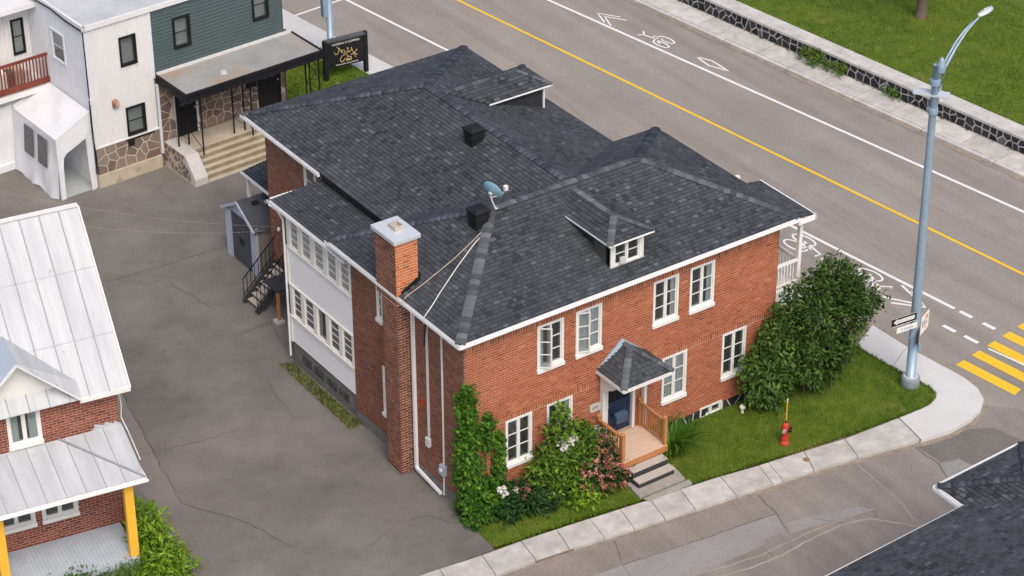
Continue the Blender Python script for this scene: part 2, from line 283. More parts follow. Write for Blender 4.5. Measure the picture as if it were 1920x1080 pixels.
def inst(name, me, parent, loc, rot=None, label=None):
    o = bpy.data.objects.new(name, me); col.objects.link(o); o.parent = parent
    if rot is None: o.location = loc
    else: o.matrix_local = Matrix.Translation(Vector(loc)) @ rot.to_4x4()
    return o
def basis(x, y, z): return Matrix((x, y, z)).transposed()

# ---- shingle roofs
def poly_row(P2, v):
    us = []
    n = len(P2)
    for i in range(n):
        a, b = P2[i], P2[(i+1)%n]
        if (a[1]-v)*(b[1]-v) < 0: us.append(a[0]+(b[0]-a[0])*(v-a[1])/(b[1]-a[1]))
    return (min(us), max(us)) if len(us) >= 2 else None
def plane_tabs(poly, seed=1, exp=.132, skip=None, rowtone=True):
    """list of (origin, e, s, n, width, tone, full) for one roof plane; poly[0]->poly[1] is the eave"""
    r = random.Random(seed); P = [Vector(p) for p in poly]; e = (P[1]-P[0]).normalized()
    nn = (P[1]-P[0]).cross(P[2]-P[0]).normalized(); sl = nn.cross(e).normalized()
    P2 = [((p-P[0]).dot(e), (p-P[0]).dot(sl)) for p in P]; vmax = max(p[1] for p in P2); out = []; v = 0.0
    while v < vmax-.04:
        iv = poly_row(P2, min(v+.06, vmax-.01))
        if iv:
            u = iv[0]+r.uniform(-.1, 0)
            while u < iv[1]:
                w = r.choice((.10, .13, .16, .19, .23)); gapw = .012 if r.random() < .5 else .0; u0 = max(u, iv[0]); u1 = min(u+w, iv[1])
                if u1-u0 > .03:
                    o = P[0]+e*u0+sl*v
                    if not (skip and skip(o+e*(u1-u0)/2+sl*.07)):
                        t = r.choice((.2, .32, .4, .46, .5, .54, .6, .7))+.10*math.sin(o.x*1.1+o.y*.6)*math.sin(o.y*.9-o.x*.4) if r.random() > .035 else .9; t = round(t*24)/24
                        out.append((o, e, sl, nn, u1-u0, t, abs(u1-u0-w) < 1e-6))
                u += w+gapw
        v += exp
    return out
TABM = {}
def tab_geo(w, h=.15, th=.024):
    vs = [(0,0,-.004),(w,0,-.004),(w,0,th),(0,0,th),(w,h,.005),(0,h,.005),(w,h,0),(0,h,0),(w,.022,th-.0015),(0,.022,th-.0015)]
    return vs, [(9,8,4,5),(3,2,8,9),(0,1,2,3),(1,6,4,2),(0,3,5,7)]
def lay_tabs(tabs, parent, nind, material=None, name='shingle'):
    material = material or M_shing
    def key(t):
        c = t[0]-CAM; d = c.length; return -max(0, -(c/d).dot(t[3]))*(.6+t[4])/d**2
    full = sorted([t for t in tabs if t[6]], key=key); ind = set(id(t) for t in full[:nind])
    mb = MB()
    for t in tabs:
        o, e, s, n, w, tone, _ = t
        if id(t) in ind:
            k = (round(w, 3), tone)
            if k not in TABM:
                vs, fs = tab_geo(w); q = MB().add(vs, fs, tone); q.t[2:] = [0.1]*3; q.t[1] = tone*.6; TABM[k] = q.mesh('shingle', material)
            inst(name, TABM[k], parent, o, basis(e, s, n))
        else:
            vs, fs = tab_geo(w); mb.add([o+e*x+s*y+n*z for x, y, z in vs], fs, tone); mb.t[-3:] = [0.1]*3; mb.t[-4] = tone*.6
    if mb.v: mb.build('shingle_field', material, parent, kind='stuff')
def cap_line(parent, A, B, n1, n2, step=.2, width=.16, seed=3, name='ridge_cap', lift=.03):
    """overlapping folded caps from A (low) to B (high); n1 on the right of travel, n2 on the left"""
    r = random.Random(seed); A = Vector(A); B = Vector(B); d = (B-A).normalized(); L = (B-A).length
    n1 = Vector(n1); n2 = Vector(n2); up = (n1+n2).normalized(); x = d; z = (up-d*up.dot(d)).normalized(); y = z.cross(x)
    sR = d.cross(n1).normalized(); sL = n2.cross(d).normalized()
    loc = lambda v: (v.dot(x), v.dot(y), v.dot(z)); mes = []
    for tone in (.05, .3, .5, .75, 1.0):
        vs = []
        for tx, lf in ((0, .03), (step*1.25, .012)):
            for sv, k in ((sR, 1), (sR, .15), (sL, .15), (sL, 1)):
                p = d*tx+sv*width*k+up*lf; vs.append(loc(p))
        fs = [(0,4,5,1),(1,5,6,2),(2,6,7,3),]
        base = [loc(sv*width*k+up*.002) for sv, k in ((sR,1),(sR,.15),(sL,.15),(sL,1))]
        vs += base; fs += [(8,0,1,9),(9,1,2,10),(10,2,3,11)]
        mes.append(MB().add(vs, [f[::-1] for f in fs], tone).mesh(name, M_cap, True))
    k = 0; m = basis(x, y, z); nst = max(1, int(L/step))
    for k in range(nst): inst(name, r.choice(mes), parent, A+d*(k*step)+up*lift, m)
def plane_n(poly):
    P = [Vector(p) for p in poly]; return (P[1]-P[0]).cross(P[2]-P[0]).normalized()

# ---- bricks
BRM = {}
def brick_wall(parent, fr, L, z0, z1, opens=(), nind=0, material=None, mortar=None, soldier=(), seed=1, pitch=.086, bl=.232, proud=.010, gap=.023, cap=None, clip=None):
    """real bricks over a mortar backing; opens = (a0,a1,b0,b1) holes; soldier = (b0,b1) bands of upright bricks"""
    material = material or M_brick; mortar = mortar or M_mortar; r = random.Random(seed)
    O, u, n = Vector(fr[0]), Vector(fr[1]), Vector(fr[2]); z = Vector((0,0,1))
    # backing: grid cells outside the holes
    xs = sorted({0, L}|{min(max(o[0],0),L) for o in opens}|{min(max(o[1],0),L) for o in opens}); zs = sorted({z0, z1}|{min(max(o[2],z0),z1) for o in opens}|{min(max(o[3],z0),z1) for o in opens})
    wb = MB()
    for i in range(len(xs)-1):
        for j in range(len(zs)-1):
            ca, cb = (xs[i]+xs[i+1])/2, (zs[j]+zs[j+1])/2
            if any(o[0] < ca < o[1] and o[2] < cb < o[3] for o in opens): continue
            P = lambda a, b, c=0: O+u*a+z*b+n*c
            wb.quad(P(xs[i],zs[j]), P(xs[i+1],zs[j]), P(xs[i+1],zs[j+1]), P(xs[i],zs[j+1]))
    for o in opens:          # reveals
        P = lambda a, b, c=0: O+u*a+z*b+n*c
        wb.quad(P(o[0],o[2],.0), P(o[0],o[2],-.25), P(o[0],o[3],-.25), P(o[0],o[3],0)); wb.quad(P(o[1],o[2]), P(o[1],o[3]), P(o[1],o[3],-.25), P(o[1],o[2],-.25))
        wb.quad(P(o[0],o[3]), P(o[0],o[3],-.25), P(o[1],o[3],-.25), P(o[1],o[3])); wb.quad(P(o[0],o[2]), P(o[1],o[2]), P(o[1],o[2],-.25), P(o[0],o[2],-.25))
    wall = wb.build('wall', mortar, parent)
    cand = []; b = z0
    row = 0
    while b+pitch*.6 < z1:
        h = min(pitch, z1-b)-gap
        if any(s0-.001 < b+h/2 < s1+.001 for s0, s1 in soldier): b += pitch; row += 1; continue
        iv = [(0, L)]
        for o in opens:
            if o[2]-.004 < b+h/2 < o[3]+.004:
                nv = []
                for p, q in iv:
                    if o[1] <= p or o[0] >= q: nv.append((p, q)); continue
                    if o[0] > p: nv.append((p, o[0]))
                    if o[1] < q: nv.append((o[1], q))
                iv = nv
        off = (row % 2)*bl/2
        for p, q in iv:
            k = math.floor((p-off)/bl)
            while off+k*bl < q-.01:
                a0 = max(off+k*bl, p); a1 = min(off+(k+1)*bl-gap*.7, q)
                if a1-a0 > .025 and not (clip and clip((a0+a1)/2, b)): cand.append((a0, a1, b, b+h, min(1, max(0, r.gauss(.52, .17)+.12*math.sin(a0*.9+b*1.7)*math.sin(b*.8-a0*.5))), r.uniform(-.003, .003)))
                k += 1
        b += pitch; row += 1
    sold = []
    for s0, s1 in soldier:
        a = 0
        while a < L-.03:
            if not any(o[0] < a+.03 < o[1] and o[2] < (s0+s1)/2 < o[3] for o in opens): sold.append((a, min(a+.062, L), s0+.006, s1-.006, min(1, max(0, r.gauss(.55, .22))), r.uniform(-.002, .004)))
            a += .088
    def d2(c): 
        p = O+u*((c[0]+c[1])/2)+z*((c[2]+c[3])/2); return (p-CAM).length
    full = sorted([c for c in cand if c[1]-c[0] > bl-.02], key=d2); ind = set(id(c) for c in full[:nind])
    mb = MB(); m3 = basis(u, n, z)
    for c in cand+sold:
        a0, a1, b0, b1, tone, j = c; issold = b1-b0 > .1
        if id(c) in ind or (nind and issold):
            tq = round(tone*7)/7; k = (round(a1-a0, 3), round(b1-b0, 3), tq, material.name)
            if k not in BRM:
                w, h = a1-a0, b1-b0
                BRM[k] = MB().add([(0,0,0),(w,0,0),(w,0,h),(0,0,h),(.003,proud,.003),(w-.003,proud,.003),(w-.003,proud,h-.003),(.003,proud,h-.003)], [(5,4,7,6),(4,5,1,0),(5,6,2,1),(6,7,3,2),(7,4,0,3)], tq).mesh('brick', material)
            inst('soldier_brick' if issold else 'brick', BRM[k], parent, O+u*a0+z*b0+n*(j if j > 0 else 0), m3)
        else:
            P = lambda a, b, cc: O+u*a+z*b+n*cc
            pr = proud+j
            mb.add([P(a0,b0,0),P(a1,b0,0),P(a1,b1,0),P(a0,b1,0),P(a0,b0,pr),P(a1,b0,pr),P(a1,b1,pr),P(a0,b1,pr)], [(4,5,6,7),(0,1,5,4),(1,2,6,5),(2,3,7,6),(3,0,4,7)], tone)
    if mb.v: mb.build('brickwork', material, parent, kind='stuff')
    return wall

# ---- windows
def window(parent, fr, a0, a1, b0, b1, cols=2, rows=3, sill=True, fm=None, gm=None, swing=None, curtain=0, name='window', recess=.05, jw=.07, interior=True, sillm=None, sw=.035):
    fm = fm or M_white; O, u, n = Vector(fr[0]), Vector(fr[1]), Vector(fr[2]); z = Vector((0,0,1)); F = (O, u, n)
    mb = MB(); bb = b0+(.13 if sill else 0)
    c0, c1 = -.14, -recess+.07
    mb.fb(F, a0, a0+jw, c0, c1, bb, b1); mb.fb(F, a1-jw, a1, c0, c1, bb, b1); mb.fb(F, a0+jw, a1-jw, c0, c1, b1-jw, b1); mb.fb(F, a0+jw, a1-jw, c0, c1, bb, bb+.05)
    mw = .045
    ia0, ia1, ib0, ib1 = a0+jw, a1-jw, bb+.05, b1-jw
    for k in range(1, cols):
        x = ia0+(ia1-ia0)*k/cols; mb.fb(F, x-mw/2, x+mw/2, c0+.002, c1-.01, ib0, ib1)
    root = mb.build(name, fm, parent)
    if sill: MB().fb(F, a0-.02, a1+.02, -.14, .075, b0, b0+.128).build('sill', sillm or fm, root, bevel=.012)
    for k in range(cols):
        x0 = ia0+(ia1-ia0)*k/cols+(mw/2 if k else 0); x1 = ia0+(ia1-ia0)*(k+1)/cols-(mw/2 if k < cols-1 else 0)
        # sash in its own frame so that it can swing open
        if swing and k in swing:
            ang = R(swing[k]); hinge = x0 if k == 0 else x1; sg = 1 if k == 0 else -1
            su = (u*math.cos(ang)+n*math.sin(ang)) if k == 0 else (u*math.cos(ang)-n*math.sin(ang)); sn = (n*math.cos(ang)-u*math.sin(ang)) if k == 0 else (n*math.cos(ang)+u*math.sin(ang))
            SF = (O+u*hinge+n*(c1-.01), su, sn); sx0, sx1 = (0, x1-x0) if k == 0 else (-(x1-x0), 0)
        else: SF = (O+n*(c1-.05), u, n); sx0, sx1 = x0, x1
        sb = MB(); sb.fb(SF, sx0, sx0+sw, -.02, .02, ib0, ib1); sb.fb(SF, sx1-sw, sx1, -.02, .02, ib0, ib1); sb.fb(SF, sx0+sw, sx1-sw, -.02, .02, ib0, ib0+sw); sb.fb(SF, sx0+sw, sx1-sw, -.02, .02, ib1-sw, ib1)
        for q in range(1, rows):
            y = ib0+sw+(ib1-ib0-2*sw)*q/rows; sb.fb(SF, sx0+sw, sx1-sw, -.016, .016, y-.012, y+.012)
        sb.build('sash', fm, root)
        for q in range(rows):
            y0 = ib0+sw+(ib1-ib0-2*sw)*q/rows; y1 = ib0+sw+(ib1-ib0-2*sw)*(q+1)/rows
            MB().fb(SF, sx0+sw-.002, sx1-sw+.002, -.003, .003, y0, y1).build('pane', gm or GL, root)
    if interior:
        P = lambda a, b, c: O+u*a+z*b+n*c; d = -.7; rb = MB(); e = .06
        A = [P(a0-e,bb-e,-.14),P(a1+e,bb-e,-.14),P(a1+e,b1+e,-.14),P(a0-e,b1+e,-.14),P(a0-e,bb-e,d),P(a1+e,bb-e,d),P(a1+e,b1+e,d),P(a0-e,b1+e,d)]
        rb.add(A, [(4,5,6,7),(0,1,5,4),(1,2,6,5),(2,3,7,6),(3,0,4,7)]); rb.build('room', M_dark, root)
    for (ca0, ca1) in ({1: [(.04,.24)], 2: [(.0,.3),(.68,1.0)], 3: [(0,1)], 4: [(.78,1)]}.get(curtain, [])):
        x0 = ia0+(ia1-ia0)*ca0; x1 = ia0+(ia1-ia0)*ca1; vs = []; fs = []; nn = 24
        for i in range(nn+1):
            x = x0+(x1-x0)*i/nn; c = -.075+.012*math.sin(i*1.9)
            vs += [O+u*x+n*c+z*(bb+.03), O+u*x+n*c+z*b1]
            if i: fs.append((2*i-2, 2*i, 2*i+1, 2*i-1))
        MB().add(vs, fs).build('curtain', M_curt, root, True)
    return root

# ---- stones
def clip_poly(poly, p, nrm):
    out = []
    for i in range(len(poly)):
        a, b = poly[i], poly[(i+1)%len(poly)]
        da = (a[0]-p[0])*nrm[0]+(a[1]-p[1])*nrm[1]; db = (b[0]-p[0])*nrm[0]+(b[1]-p[1])*nrm[1]
        if da <= 0: out.append(a)
        if da*db < 0: t = da/(da-db); out.append((a[0]+(b[0]-a[0])*t, a[1]+(b[1]-a[1])*t))
    return out
def stone_field(parent, fr, L, z0, z1, cell, material, mortar, gap=.03, proud=.03, seed=1, holes=(), clip=None, backing=True, back_poly=None):
    r = random.Random(seed); O, u, n = Vector(fr[0]), Vector(fr[1]), Vector(fr[2]); z = Vector((0,0,1))
    nx = max(1, round(L/cell)); nz = max(1, round((z1-z0)/(cell*.8))); cx, cz = L/nx, (z1-z0)/nz; pts = []
    for i in range(nx):
        for j in range(nz): pts.append(((i+.5+r.uniform(-.42,.42))*cx, z0+(j+.5+r.uniform(-.42,.42))*cz))
    P = lambda a, b, c: O+u*a+z*b+n*c
    for p in pts:
        if clip and clip(*p): continue
        if any(h[0] < p[0] < h[1] and h[2] < p[1] < h[3] for h in holes): continue
        poly = [(0,z0),(L,z0),(L,z1),(0,z1)]
        for q in pts:
            if q is p or abs(q[0]-p[0]) > cx*3 or abs(q[1]-p[1]) > cz*3: continue
            d = (q[0]-p[0], q[1]-p[1]); l = math.hypot(*d)
            poly = clip_poly(poly, ((p[0]+q[0])/2-d[0]/l*gap/2, (p[1]+q[1])/2-d[1]/l*gap/2), d)
            if not poly: break
        for h in holes:
            if poly:
                c = sum(x for x, _ in poly)/len(poly)
                poly = clip_poly(poly, (h[0]-.02, 0), (1, 0)) if c < h[0] else (clip_poly(poly, (h[1]+.02, 0), (-1, 0)) if c > h[1] else poly)
        if len(poly) < 3: continue
        cxm = sum(x for x, _ in poly)/len(poly); cym = sum(y for _, y in poly)/len(poly); k = len(poly); pr = proud*r.uniform(.6, 1.1)
        vs = [P(a, b, 0) for a, b in poly]+[P(cxm+(a-cxm)*.9, cym+(b-cym)*.9, pr) for a, b in poly]
        fs = [tuple(range(k, 2*k))]+[(i, (i+1)%k, k+(i+1)%k, k+i) for i in range(k)]
        MB().add(vs, fs, r.choice((0, .15, .3, .4, .5, .62, .62, 1.0) if r.random() < .5 else (.1, .3, .5))).build('stone', material, parent)
    if backing:
        if back_poly: MB().add([P(a, b, .004) for a, b in back_poly], [tuple(range(len(back_poly)))]).build('mortar_bed', mortar, parent)
        else: MB().add([P(0,z0,.004), P(L,z0,.004), P(L,z1,.004), P(0,z1,.004)], [(0,1,2,3)]).build('mortar_bed', mortar, parent)

# ---- plants
def leaves(name, m, parent, pts, size, seed=1, spread=.14, per=10, up=.5, centre=None, droop=.2, aspect=.5, kind=None, tmid=.45, tvar=.18):
    """leaf blades around twig points; every leaf is a folded pair of faces"""
    r = np.random.default_rng(seed); T = np.array(pts, float); n = len(T)*per
    base = np.repeat(T, per, 0)+r.normal(0, spread, (n, 3)); tt = np.repeat(r.normal(0, tvar, len(T)), per)
    cen = np.array(centre if centre is not None else T.mean(0))
    out = base-cen; out /= np.linalg.norm(out, axis=1, keepdims=True)+1e-6
    d = out*.7+r.normal(0, .6, (n, 3)); d[:, 2] -= droop; d /= np.linalg.norm(d, axis=1, keepdims=True)
    nr = out*.5+np.array([0, 0, up])+r.normal(0, .35, (n, 3)); s = np.cross(d, nr); s /= np.linalg.norm(s, axis=1, keepdims=True)+1e-6
    nn = np.cross(s, d); L = size*r.uniform(.6, 1.35, (n, 1)); W = L*aspect
    v0 = base; v1 = base+d*L*.5+s*W*.5+nn*W*.14; v2 = base+d*L-nn*L*.12; v3 = base+d*L*.5-s*W*.5+nn*W*.14
    V = np.stack([v0, v1, v2, v3], 1).reshape(-1, 3); i = np.arange(n)*4
    Fc = np.stack([np.stack([i, i+1, i+2], 1), np.stack([i, i+2, i+3], 1)], 1).reshape(-1, 3)
    me = bpy.data.meshes.new(name); me.from_pydata(V.tolist(), [], Fc.tolist()); me.materials.append(m)
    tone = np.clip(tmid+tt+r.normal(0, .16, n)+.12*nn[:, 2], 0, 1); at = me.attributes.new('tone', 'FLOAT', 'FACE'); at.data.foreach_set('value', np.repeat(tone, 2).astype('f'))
    o = bpy.data.objects.new(name, me); col.objects.link(o); o.parent = parent
    o['kind'] = kind or 'stuff'
    return o
def blob_pts(blobs, n, seed=1, inner=.55, zmin=.05):
    r = random.Random(seed); out = []; tot = sum(b[3]*b[4]*b[5] for b in blobs)
    for b in blobs:
        for _ in range(max(3, int(n*(b[3]*b[4]*b[5])**.67/sum((q[3]*q[4]*q[5])**.67 for q in blobs)))):
            while True:
                d = Vector((r.gauss(0,1), r.gauss(0,1), r.gauss(0,1))).normalized(); k = inner+(1.05-inner)*r.random()**.6
                p = (b[0]+d.x*k*b[3], b[1]+d.y*k*b[4], b[2]+d.z*k*b[5])
                if p[2] > zmin: break
            out.append(p)
    return out
def blades(name, m, parent, pts, h, seed=1, w=.012, lean=.5, kind='stuff', tm=.45, tv=.2):
    r = np.random.default_rng(seed); B = np.array(pts, float); n = len(B); a = r.uniform(0, 6.283, n); hh = h*r.uniform(.5, 1.3, n)
    dx = np.stack([np.cos(a), np.sin(a), np.zeros(n)], 1); sx = np.stack([-np.sin(a), np.cos(a), np.zeros(n)], 1)
    ln = (r.uniform(0, lean, n)*hh)[:, None]; W = w
    top = B+dx*ln; top[:, 2] += hh
    V = np.stack([B-sx*W, B+sx*W, top], 1).reshape(-1, 3); i = np.arange(n)*3; Fc = np.stack([i, i+1, i+2], 1)
    me = bpy.data.meshes.new(name); me.from_pydata(V.tolist(), [], Fc.tolist()); me.materials.append(m)
    low = .5*np.sin(B[:, 0]*1.7+1.3*np.sin(B[:, 1]*.9))*np.cos(B[:, 1]*1.3+.7*B[:, 0])+.35*np.sin(B[:, 0]*.6-B[:, 1]*.8)
    fine = np.sin(B[:, 0]*5.1+2*np.sin(B[:, 1]*3.3))*np.sin(B[:, 1]*6.3+1.5*np.sin(B[:, 0]*4.1))
    dry = np.clip(np.sin(B[:, 0]*.95+1.1)*np.sin(B[:, 1]*1.6+.4*B[:, 0])-.45, 0, 1)
    tone = np.clip(tm+.34*low+.14*fine+.75*dry+r.normal(0, tv, n), 0, 1); at = me.attributes.new('tone', 'FLOAT', 'FACE'); at.data.foreach_set('value', tone.astype('f'))
    o = bpy.data.objects.new(name, me); col.objects.link(o); o.parent = parent
    if kind: o['kind'] = kind
    return o
def text_mesh(body, size, parent, mtx, m, name='lettering', extrude=.002, shear=0):
    cu = bpy.data.curves.new(name, 'FONT'); cu.body = body; cu.size = size; cu.align_x = 'CENTER'; cu.align_y = 'CENTER'; cu.extrude = extrude; cu.shear = shear
    t = bpy.data.objects.new(name, cu); col.objects.link(t); dg = bpy.context.evaluated_depsgraph_get(); me = bpy.data.meshes.new_from_object(t.evaluated_get(dg)); bpy.data.objects.remove(t)
    me.materials.clear(); me.materials.append(m); o = bpy.data.objects.new(name, me); col.objects.link(o); o.parent = parent; o.matrix_local = mtx; return o
def in_poly(x, y, poly):
    c = False; j = len(poly)-1
    for i in range(len(poly)):
        if (poly[i][1] > y) != (poly[j][1] > y) and x < (poly[j][0]-poly[i][0])*(y-poly[i][1])/(poly[j][1]-poly[i][1])+poly[i][0]: c = not c
        j = i
    return c
def scatter(poly, n, z, seed=1, avoid=()):
    r = random.Random(seed); xs = [p[0] for p in poly]; ys = [p[1] for p in poly]; out = []
    while len(out) < n:
        x, y = r.uniform(min(xs), max(xs)), r.uniform(min(ys), max(ys))
        if in_poly(x, y, poly) and not any(in_poly(x, y, a) for a in avoid): out.append((x, y, z))
    return out

# ================================================================== SETTING
TH = R(6.7); _c, _s = math.cos(TH), math.sin(TH)
def st(s, t, z=0.0): return (s*_c-t*_s, s*_s+t*_c, z)      # street frame: s across the main road, t along it
def struct(name, mb, m, parent=None, **k):
    o = mb.build(name, m, parent)
    if parent is None: o['kind'] = 'structure'
    return o
def sheet(poly, z, th=0.0):
    P = [(p[0], p[1], z) for p in poly]; a = sum(P[i][0]*P[(i+1)%len(P)][1]-P[(i+1)%len(P)][0]*P[i][1] for i in range(len(P)))
    if a < 0: P = P[::-1]
    mb = MB()
    if th: mb.prism([(x, y, z-th) for x, y, _ in P], (0, 0, th))
    else: mb.add(P, [tuple(range(len(P)))])
    return mb
ZR = -.12
struct('ground', sheet([(-500,-500),(500,-500),(500,500),(-500,500)], -.16), M_grassg)
main_road = struct('main_road', sheet([st(14.0,-90), st(28.5,-90), st(28.5,110), st(14.0,110)], ZR), M_road)
side_far = [(-60, -2.6+6.9-7.4), (-60, -3.2)]
side_street = struct('side_street', sheet([(-60,5.3),(-.87,-2.6),(1.53,-2.9),(4.66,-3.35),(8.35,-3.8),(11.34,-4.25),(13.5,-4.6),(16.4,-4.3),(17.3,-5.2),(17.9,-11.8),(13.5,-11.4),(-60,-2.2)], ZR+.004), M_side)
lot = [(-45,4.0),(-14,-.15),(-2.2,-1.62),(-.24,-1.76),(.05,.4),(11.4,.4),(11.4,8),st(15.6,12),st(15.9,60),(-45,60)]
driveway = struct('driveway', sheet(lot, 0.0, .12), M_drive)
# asphalt repairs and cracks
def ribbon(pts, w, z, jag=0.0, seed=1):
    r = random.Random(seed); P = []
    for i in range(len(pts)-1):
        a, b = Vector(pts[i]).to_2d(), Vector(pts[i+1]).to_2d(); k = max(1, int((b-a).length/.25))
        for j in range(k): P.append(a+(b-a)*j/k+Vector((r.uniform(-jag,jag), r.uniform(-jag,jag))))
    P.append(Vector(pts[-1]).to_2d()); mb = MB(); vs = []; fs = []
    for i, p in enumerate(P):
        d = (P[min(i+1,len(P)-1)]-P[max(i-1,0)]).normalized(); q = Vector((-d.y, d.x))*w/2*(r.uniform(.5,1.3) if jag else 1)
        vs += [(p.x+q.x,p.y+q.y,z),(p.x-q.x,p.y-q.y,z)]
        if i: fs.append((2*i-2, 2*i-1, 2*i+1, 2*i))
    return mb.add(vs, fs)
for poly, m in (([(2.43,-4.39),(7.52,-5.03),(7.27,-5.86),(6.52,-5.76),(6.23,-5.97),(3.78,-5.92),(-6,-4.0),(-6,-3.3)], M_patch), ([(7.51,-5.51),(9.72,-6.1),(10.05,-6.51),(7.33,-5.98)], M_patch),
                ([(13.28,-4.9),(13.9,-5.1),(15.2,-5.1),(15.9,-5.5),(16.2,-6.7),(14.02,-6.6),(13.9,-6.05),(13.3,-5.9)], M_patchd), ([(13.16,-5.97),(13.85,-6.12),(13.95,-6.54),(12.91,-6.55)], M_patch)):
    sheet(poly, ZR+.008).build('asphalt_patch', m, side_street)
for i, (pts, w, m) in enumerate([
        ([(0.5,-5.3),(3.78,-5.95),(5.96,-6.29),(7.86,-6.27),(9.46,-6.39),(10.05,-6.51)], .035, M_seal), ([(2.0,-5.75),(4.47,-6.4),(5.41,-6.57),(6.44,-6.63),(7.52,-6.54),(8.75,-6.55),(9.69,-6.78),(9.95,-7.14),(10.59,-7.94)], .06, M_seal),
        ([(11.17,-4.49),(11.04,-5.68),(10.96,-6.53),(10.73,-7.42),(10.66,-7.99)], .035, M_seal), ([(10.05,-6.51),(9.88,-6.83),(9.95,-7.14)], .025, M_crack), ([(7.73,-3.95),(7.56,-5.05),(7.27,-5.86)], .022, M_crack),
        ([(2.43,-4.39),(7.52,-5.03)], .025, M_crack), ([(13.2,-4.8),(13.2,-5.97),(12.9,-6.6),(12.6,-7.4)], .03, M_crack), ([(2.9,-3.3),(2.43,-4.4),(2.0,-6)], .02, M_crack), ([(6.2,-5.97),(6.2,-6.5)], .02, M_crack), ([(8.9,-6.5),(8.3,-5.8)], .02, M_crack)]):
    ribbon(pts, w, ZR+.012, .03, i).build('crack', m, side_street)
for i, (pts, w, m) in enumerate([([(-1.55,17.0),(-1.4,15.9),(-1.6,14.2),(-1.85,12.5)], .3, M_patchd), ([(-1.9,12.47),(.3,12.5),(.72,12.47)], .22, M_patchd), ([(-2.73,17.88),(-.23,17.71),(1.71,17.64)], .05, M_crack), ([(-1.79,17.04),(-1.26,16.95),(1.3,17.0)], .12, M_patchd),
        ([(-6.6,8.23),(-5.54,7.99),(-4.56,7.81),(-3.32,7.65)], .03, M_crack), ([(-5.3,11.6),(-6.53,5.35)], .035, M_crack), ([(-6.5,5.3),(-5.4,3.3),(-4.9,1.6)], .03, M_crack), ([(-7.2,5.4),(-7.65,2.0),(-8.0,.4)], .1, M_soil), ([(.25,-1.2),(-.9,.6),(-1.9,.85),(-3.3,.3)], .02, M_crack), ([(-1.2,9.6),(-1.6,7.2)], .02, M_crack), ([(-.9,16.6),(-.5,14.2)], .02, M_crack), ([(.6,12.4),(-.3,8.2)], .025, M_crack)]):
    ribbon(pts, w*(.62 if m is M_crack else 1), .004+.001*i, .05, 20+i).build('crack', m, driveway)
sheet([(-5.3,11.6),(-5.9,8.7),(-6.53,5.35),(-7.2,5.4),(-7.3,8),(-7.0,11.9)], .0035).build('asphalt_patch', asphalt_mat('pale_asphalt', (.20,.18,.162,1), (.235,.212,.192,1), (.15,.135,.122,1), 51, .5), driveway)
for i, pts in enumerate([[st(21.2,14),st(21.6,6),st(21.0,1),st(21.5,-6)], [st(18.5,22),st(19.2,17),st(18.9,12)], [st(24.6,9),st(24.4,2),st(24.8,-5)], [st(20.6,21.5),st(20.2,17.4),st(19.4,15.6),st(19.5,13.4)]]):
    ribbon(pts, .014, ZR+.004, .08, 40+i).build('crack', mat('faint_crack', (.13,.115,.10,1), (.2,.18,.16,1), .95, 2), main_road)
# road markings
def paint(name, mb, m): return mb.build(name, m, main_road)
ZP = ZR+.008
def stline(s0, t0, s1, t1, w, z=ZP): return ribbon([st(s0,t0), st(s1,t1)], w, z)
paint('yellow_centre_line', stline(23.10,-60,23.10,90,.13), M_roady)
paint('white_lane_line', stline(26.9,-16,25.35,48,.13), M_roadw)
paint('white_lane_line', stline(19.64,-2.05,19.64,7.5,.13), M_roadw)
paint('white_lane_line', stline(19.72,22.0,19.66,30.6,.13), M_roadw)
paint('white_bay_line', stline(17.1,30.75,19.6,30.68,.12), M_roadw); paint('white_bay_line', stline(19.60,33,19.75,60,.12), M_roadw)
for t0, t1, s in ((-2.28,-2.8,19.64),(-3.25,-3.75,19.64),(-2.47,-3.0,18.55),(-3.35,-3.92,18.57)): paint('white_dash', stline(s,t0,s,t1,.15), M_roadw)
for k in range(11): paint('crosswalk_bar', sheet([st(17.03+k*.815,-4.27+.03*k), st(17.44+k*.815,-4.26+.03*k), st(17.47+k*.815,-6.56+.03*k), st(17.05+k*.815,-6.62+.03*k)], ZP), M_roady)
paint('white_stop_mark', stline(18.55,-4.35,18.72,-6.7,.08,ZP+.004), M_roadw)
def stpath(pts, w): return ribbon([st(a,b) for a, b in pts], w, ZP)
def ell(cs, ct, rs, rt, n=22): return [(cs+rs*math.cos(6.2832*i/n), ct+rt*math.sin(6.2832*i/n)) for i in range(n+1)]
def join(*mbs):
    o = MB()
    for m in mbs:
        k = len(o.v); o.v += m.v; o.f += [tuple(k+i for i in f) for f in m.f]; o.t += m.t
    return o
def bike_symbol(cs, ct, d):
    f = lambda a, b: (cs+d*a, ct+d*b)
    w1 = [f(a, b) for a, b in ell(-.20, -.55, .16, .42)]; w2 = [f(a, b) for a, b in ell(.24, -.42, .16, .42)]
    return join(stpath(w1, .07), stpath(w2, .07), stpath([f(-.2,-.5), f(-.05,.1), f(.2,-.35)], .07), stpath([f(-.05,.1), f(-.12,.5), f(.1,.78)], .08), stpath([f(-.12,.5), f(-.3,.72)], .07), stpath([f(.2,-.35), f(.1,.2), f(-.05,.1)], .06))
paint('bike_symbol', bike_symbol(26.66, 19.3, 1), M_roadw)
paint('lane_chevron', join(stpath([(27.0,21.67),(26.55,22.56),(26.17,21.75)], .07), stpath([(26.99,21.28),(26.55,22.15),(26.15,21.35)], .07)), M_roadw)
paint('lane_diamond', stpath([(26.69,16.98),(26.9,16.35),(26.74,15.23),(26.51,16.12),(26.69,16.98)], .08), M_roadw)
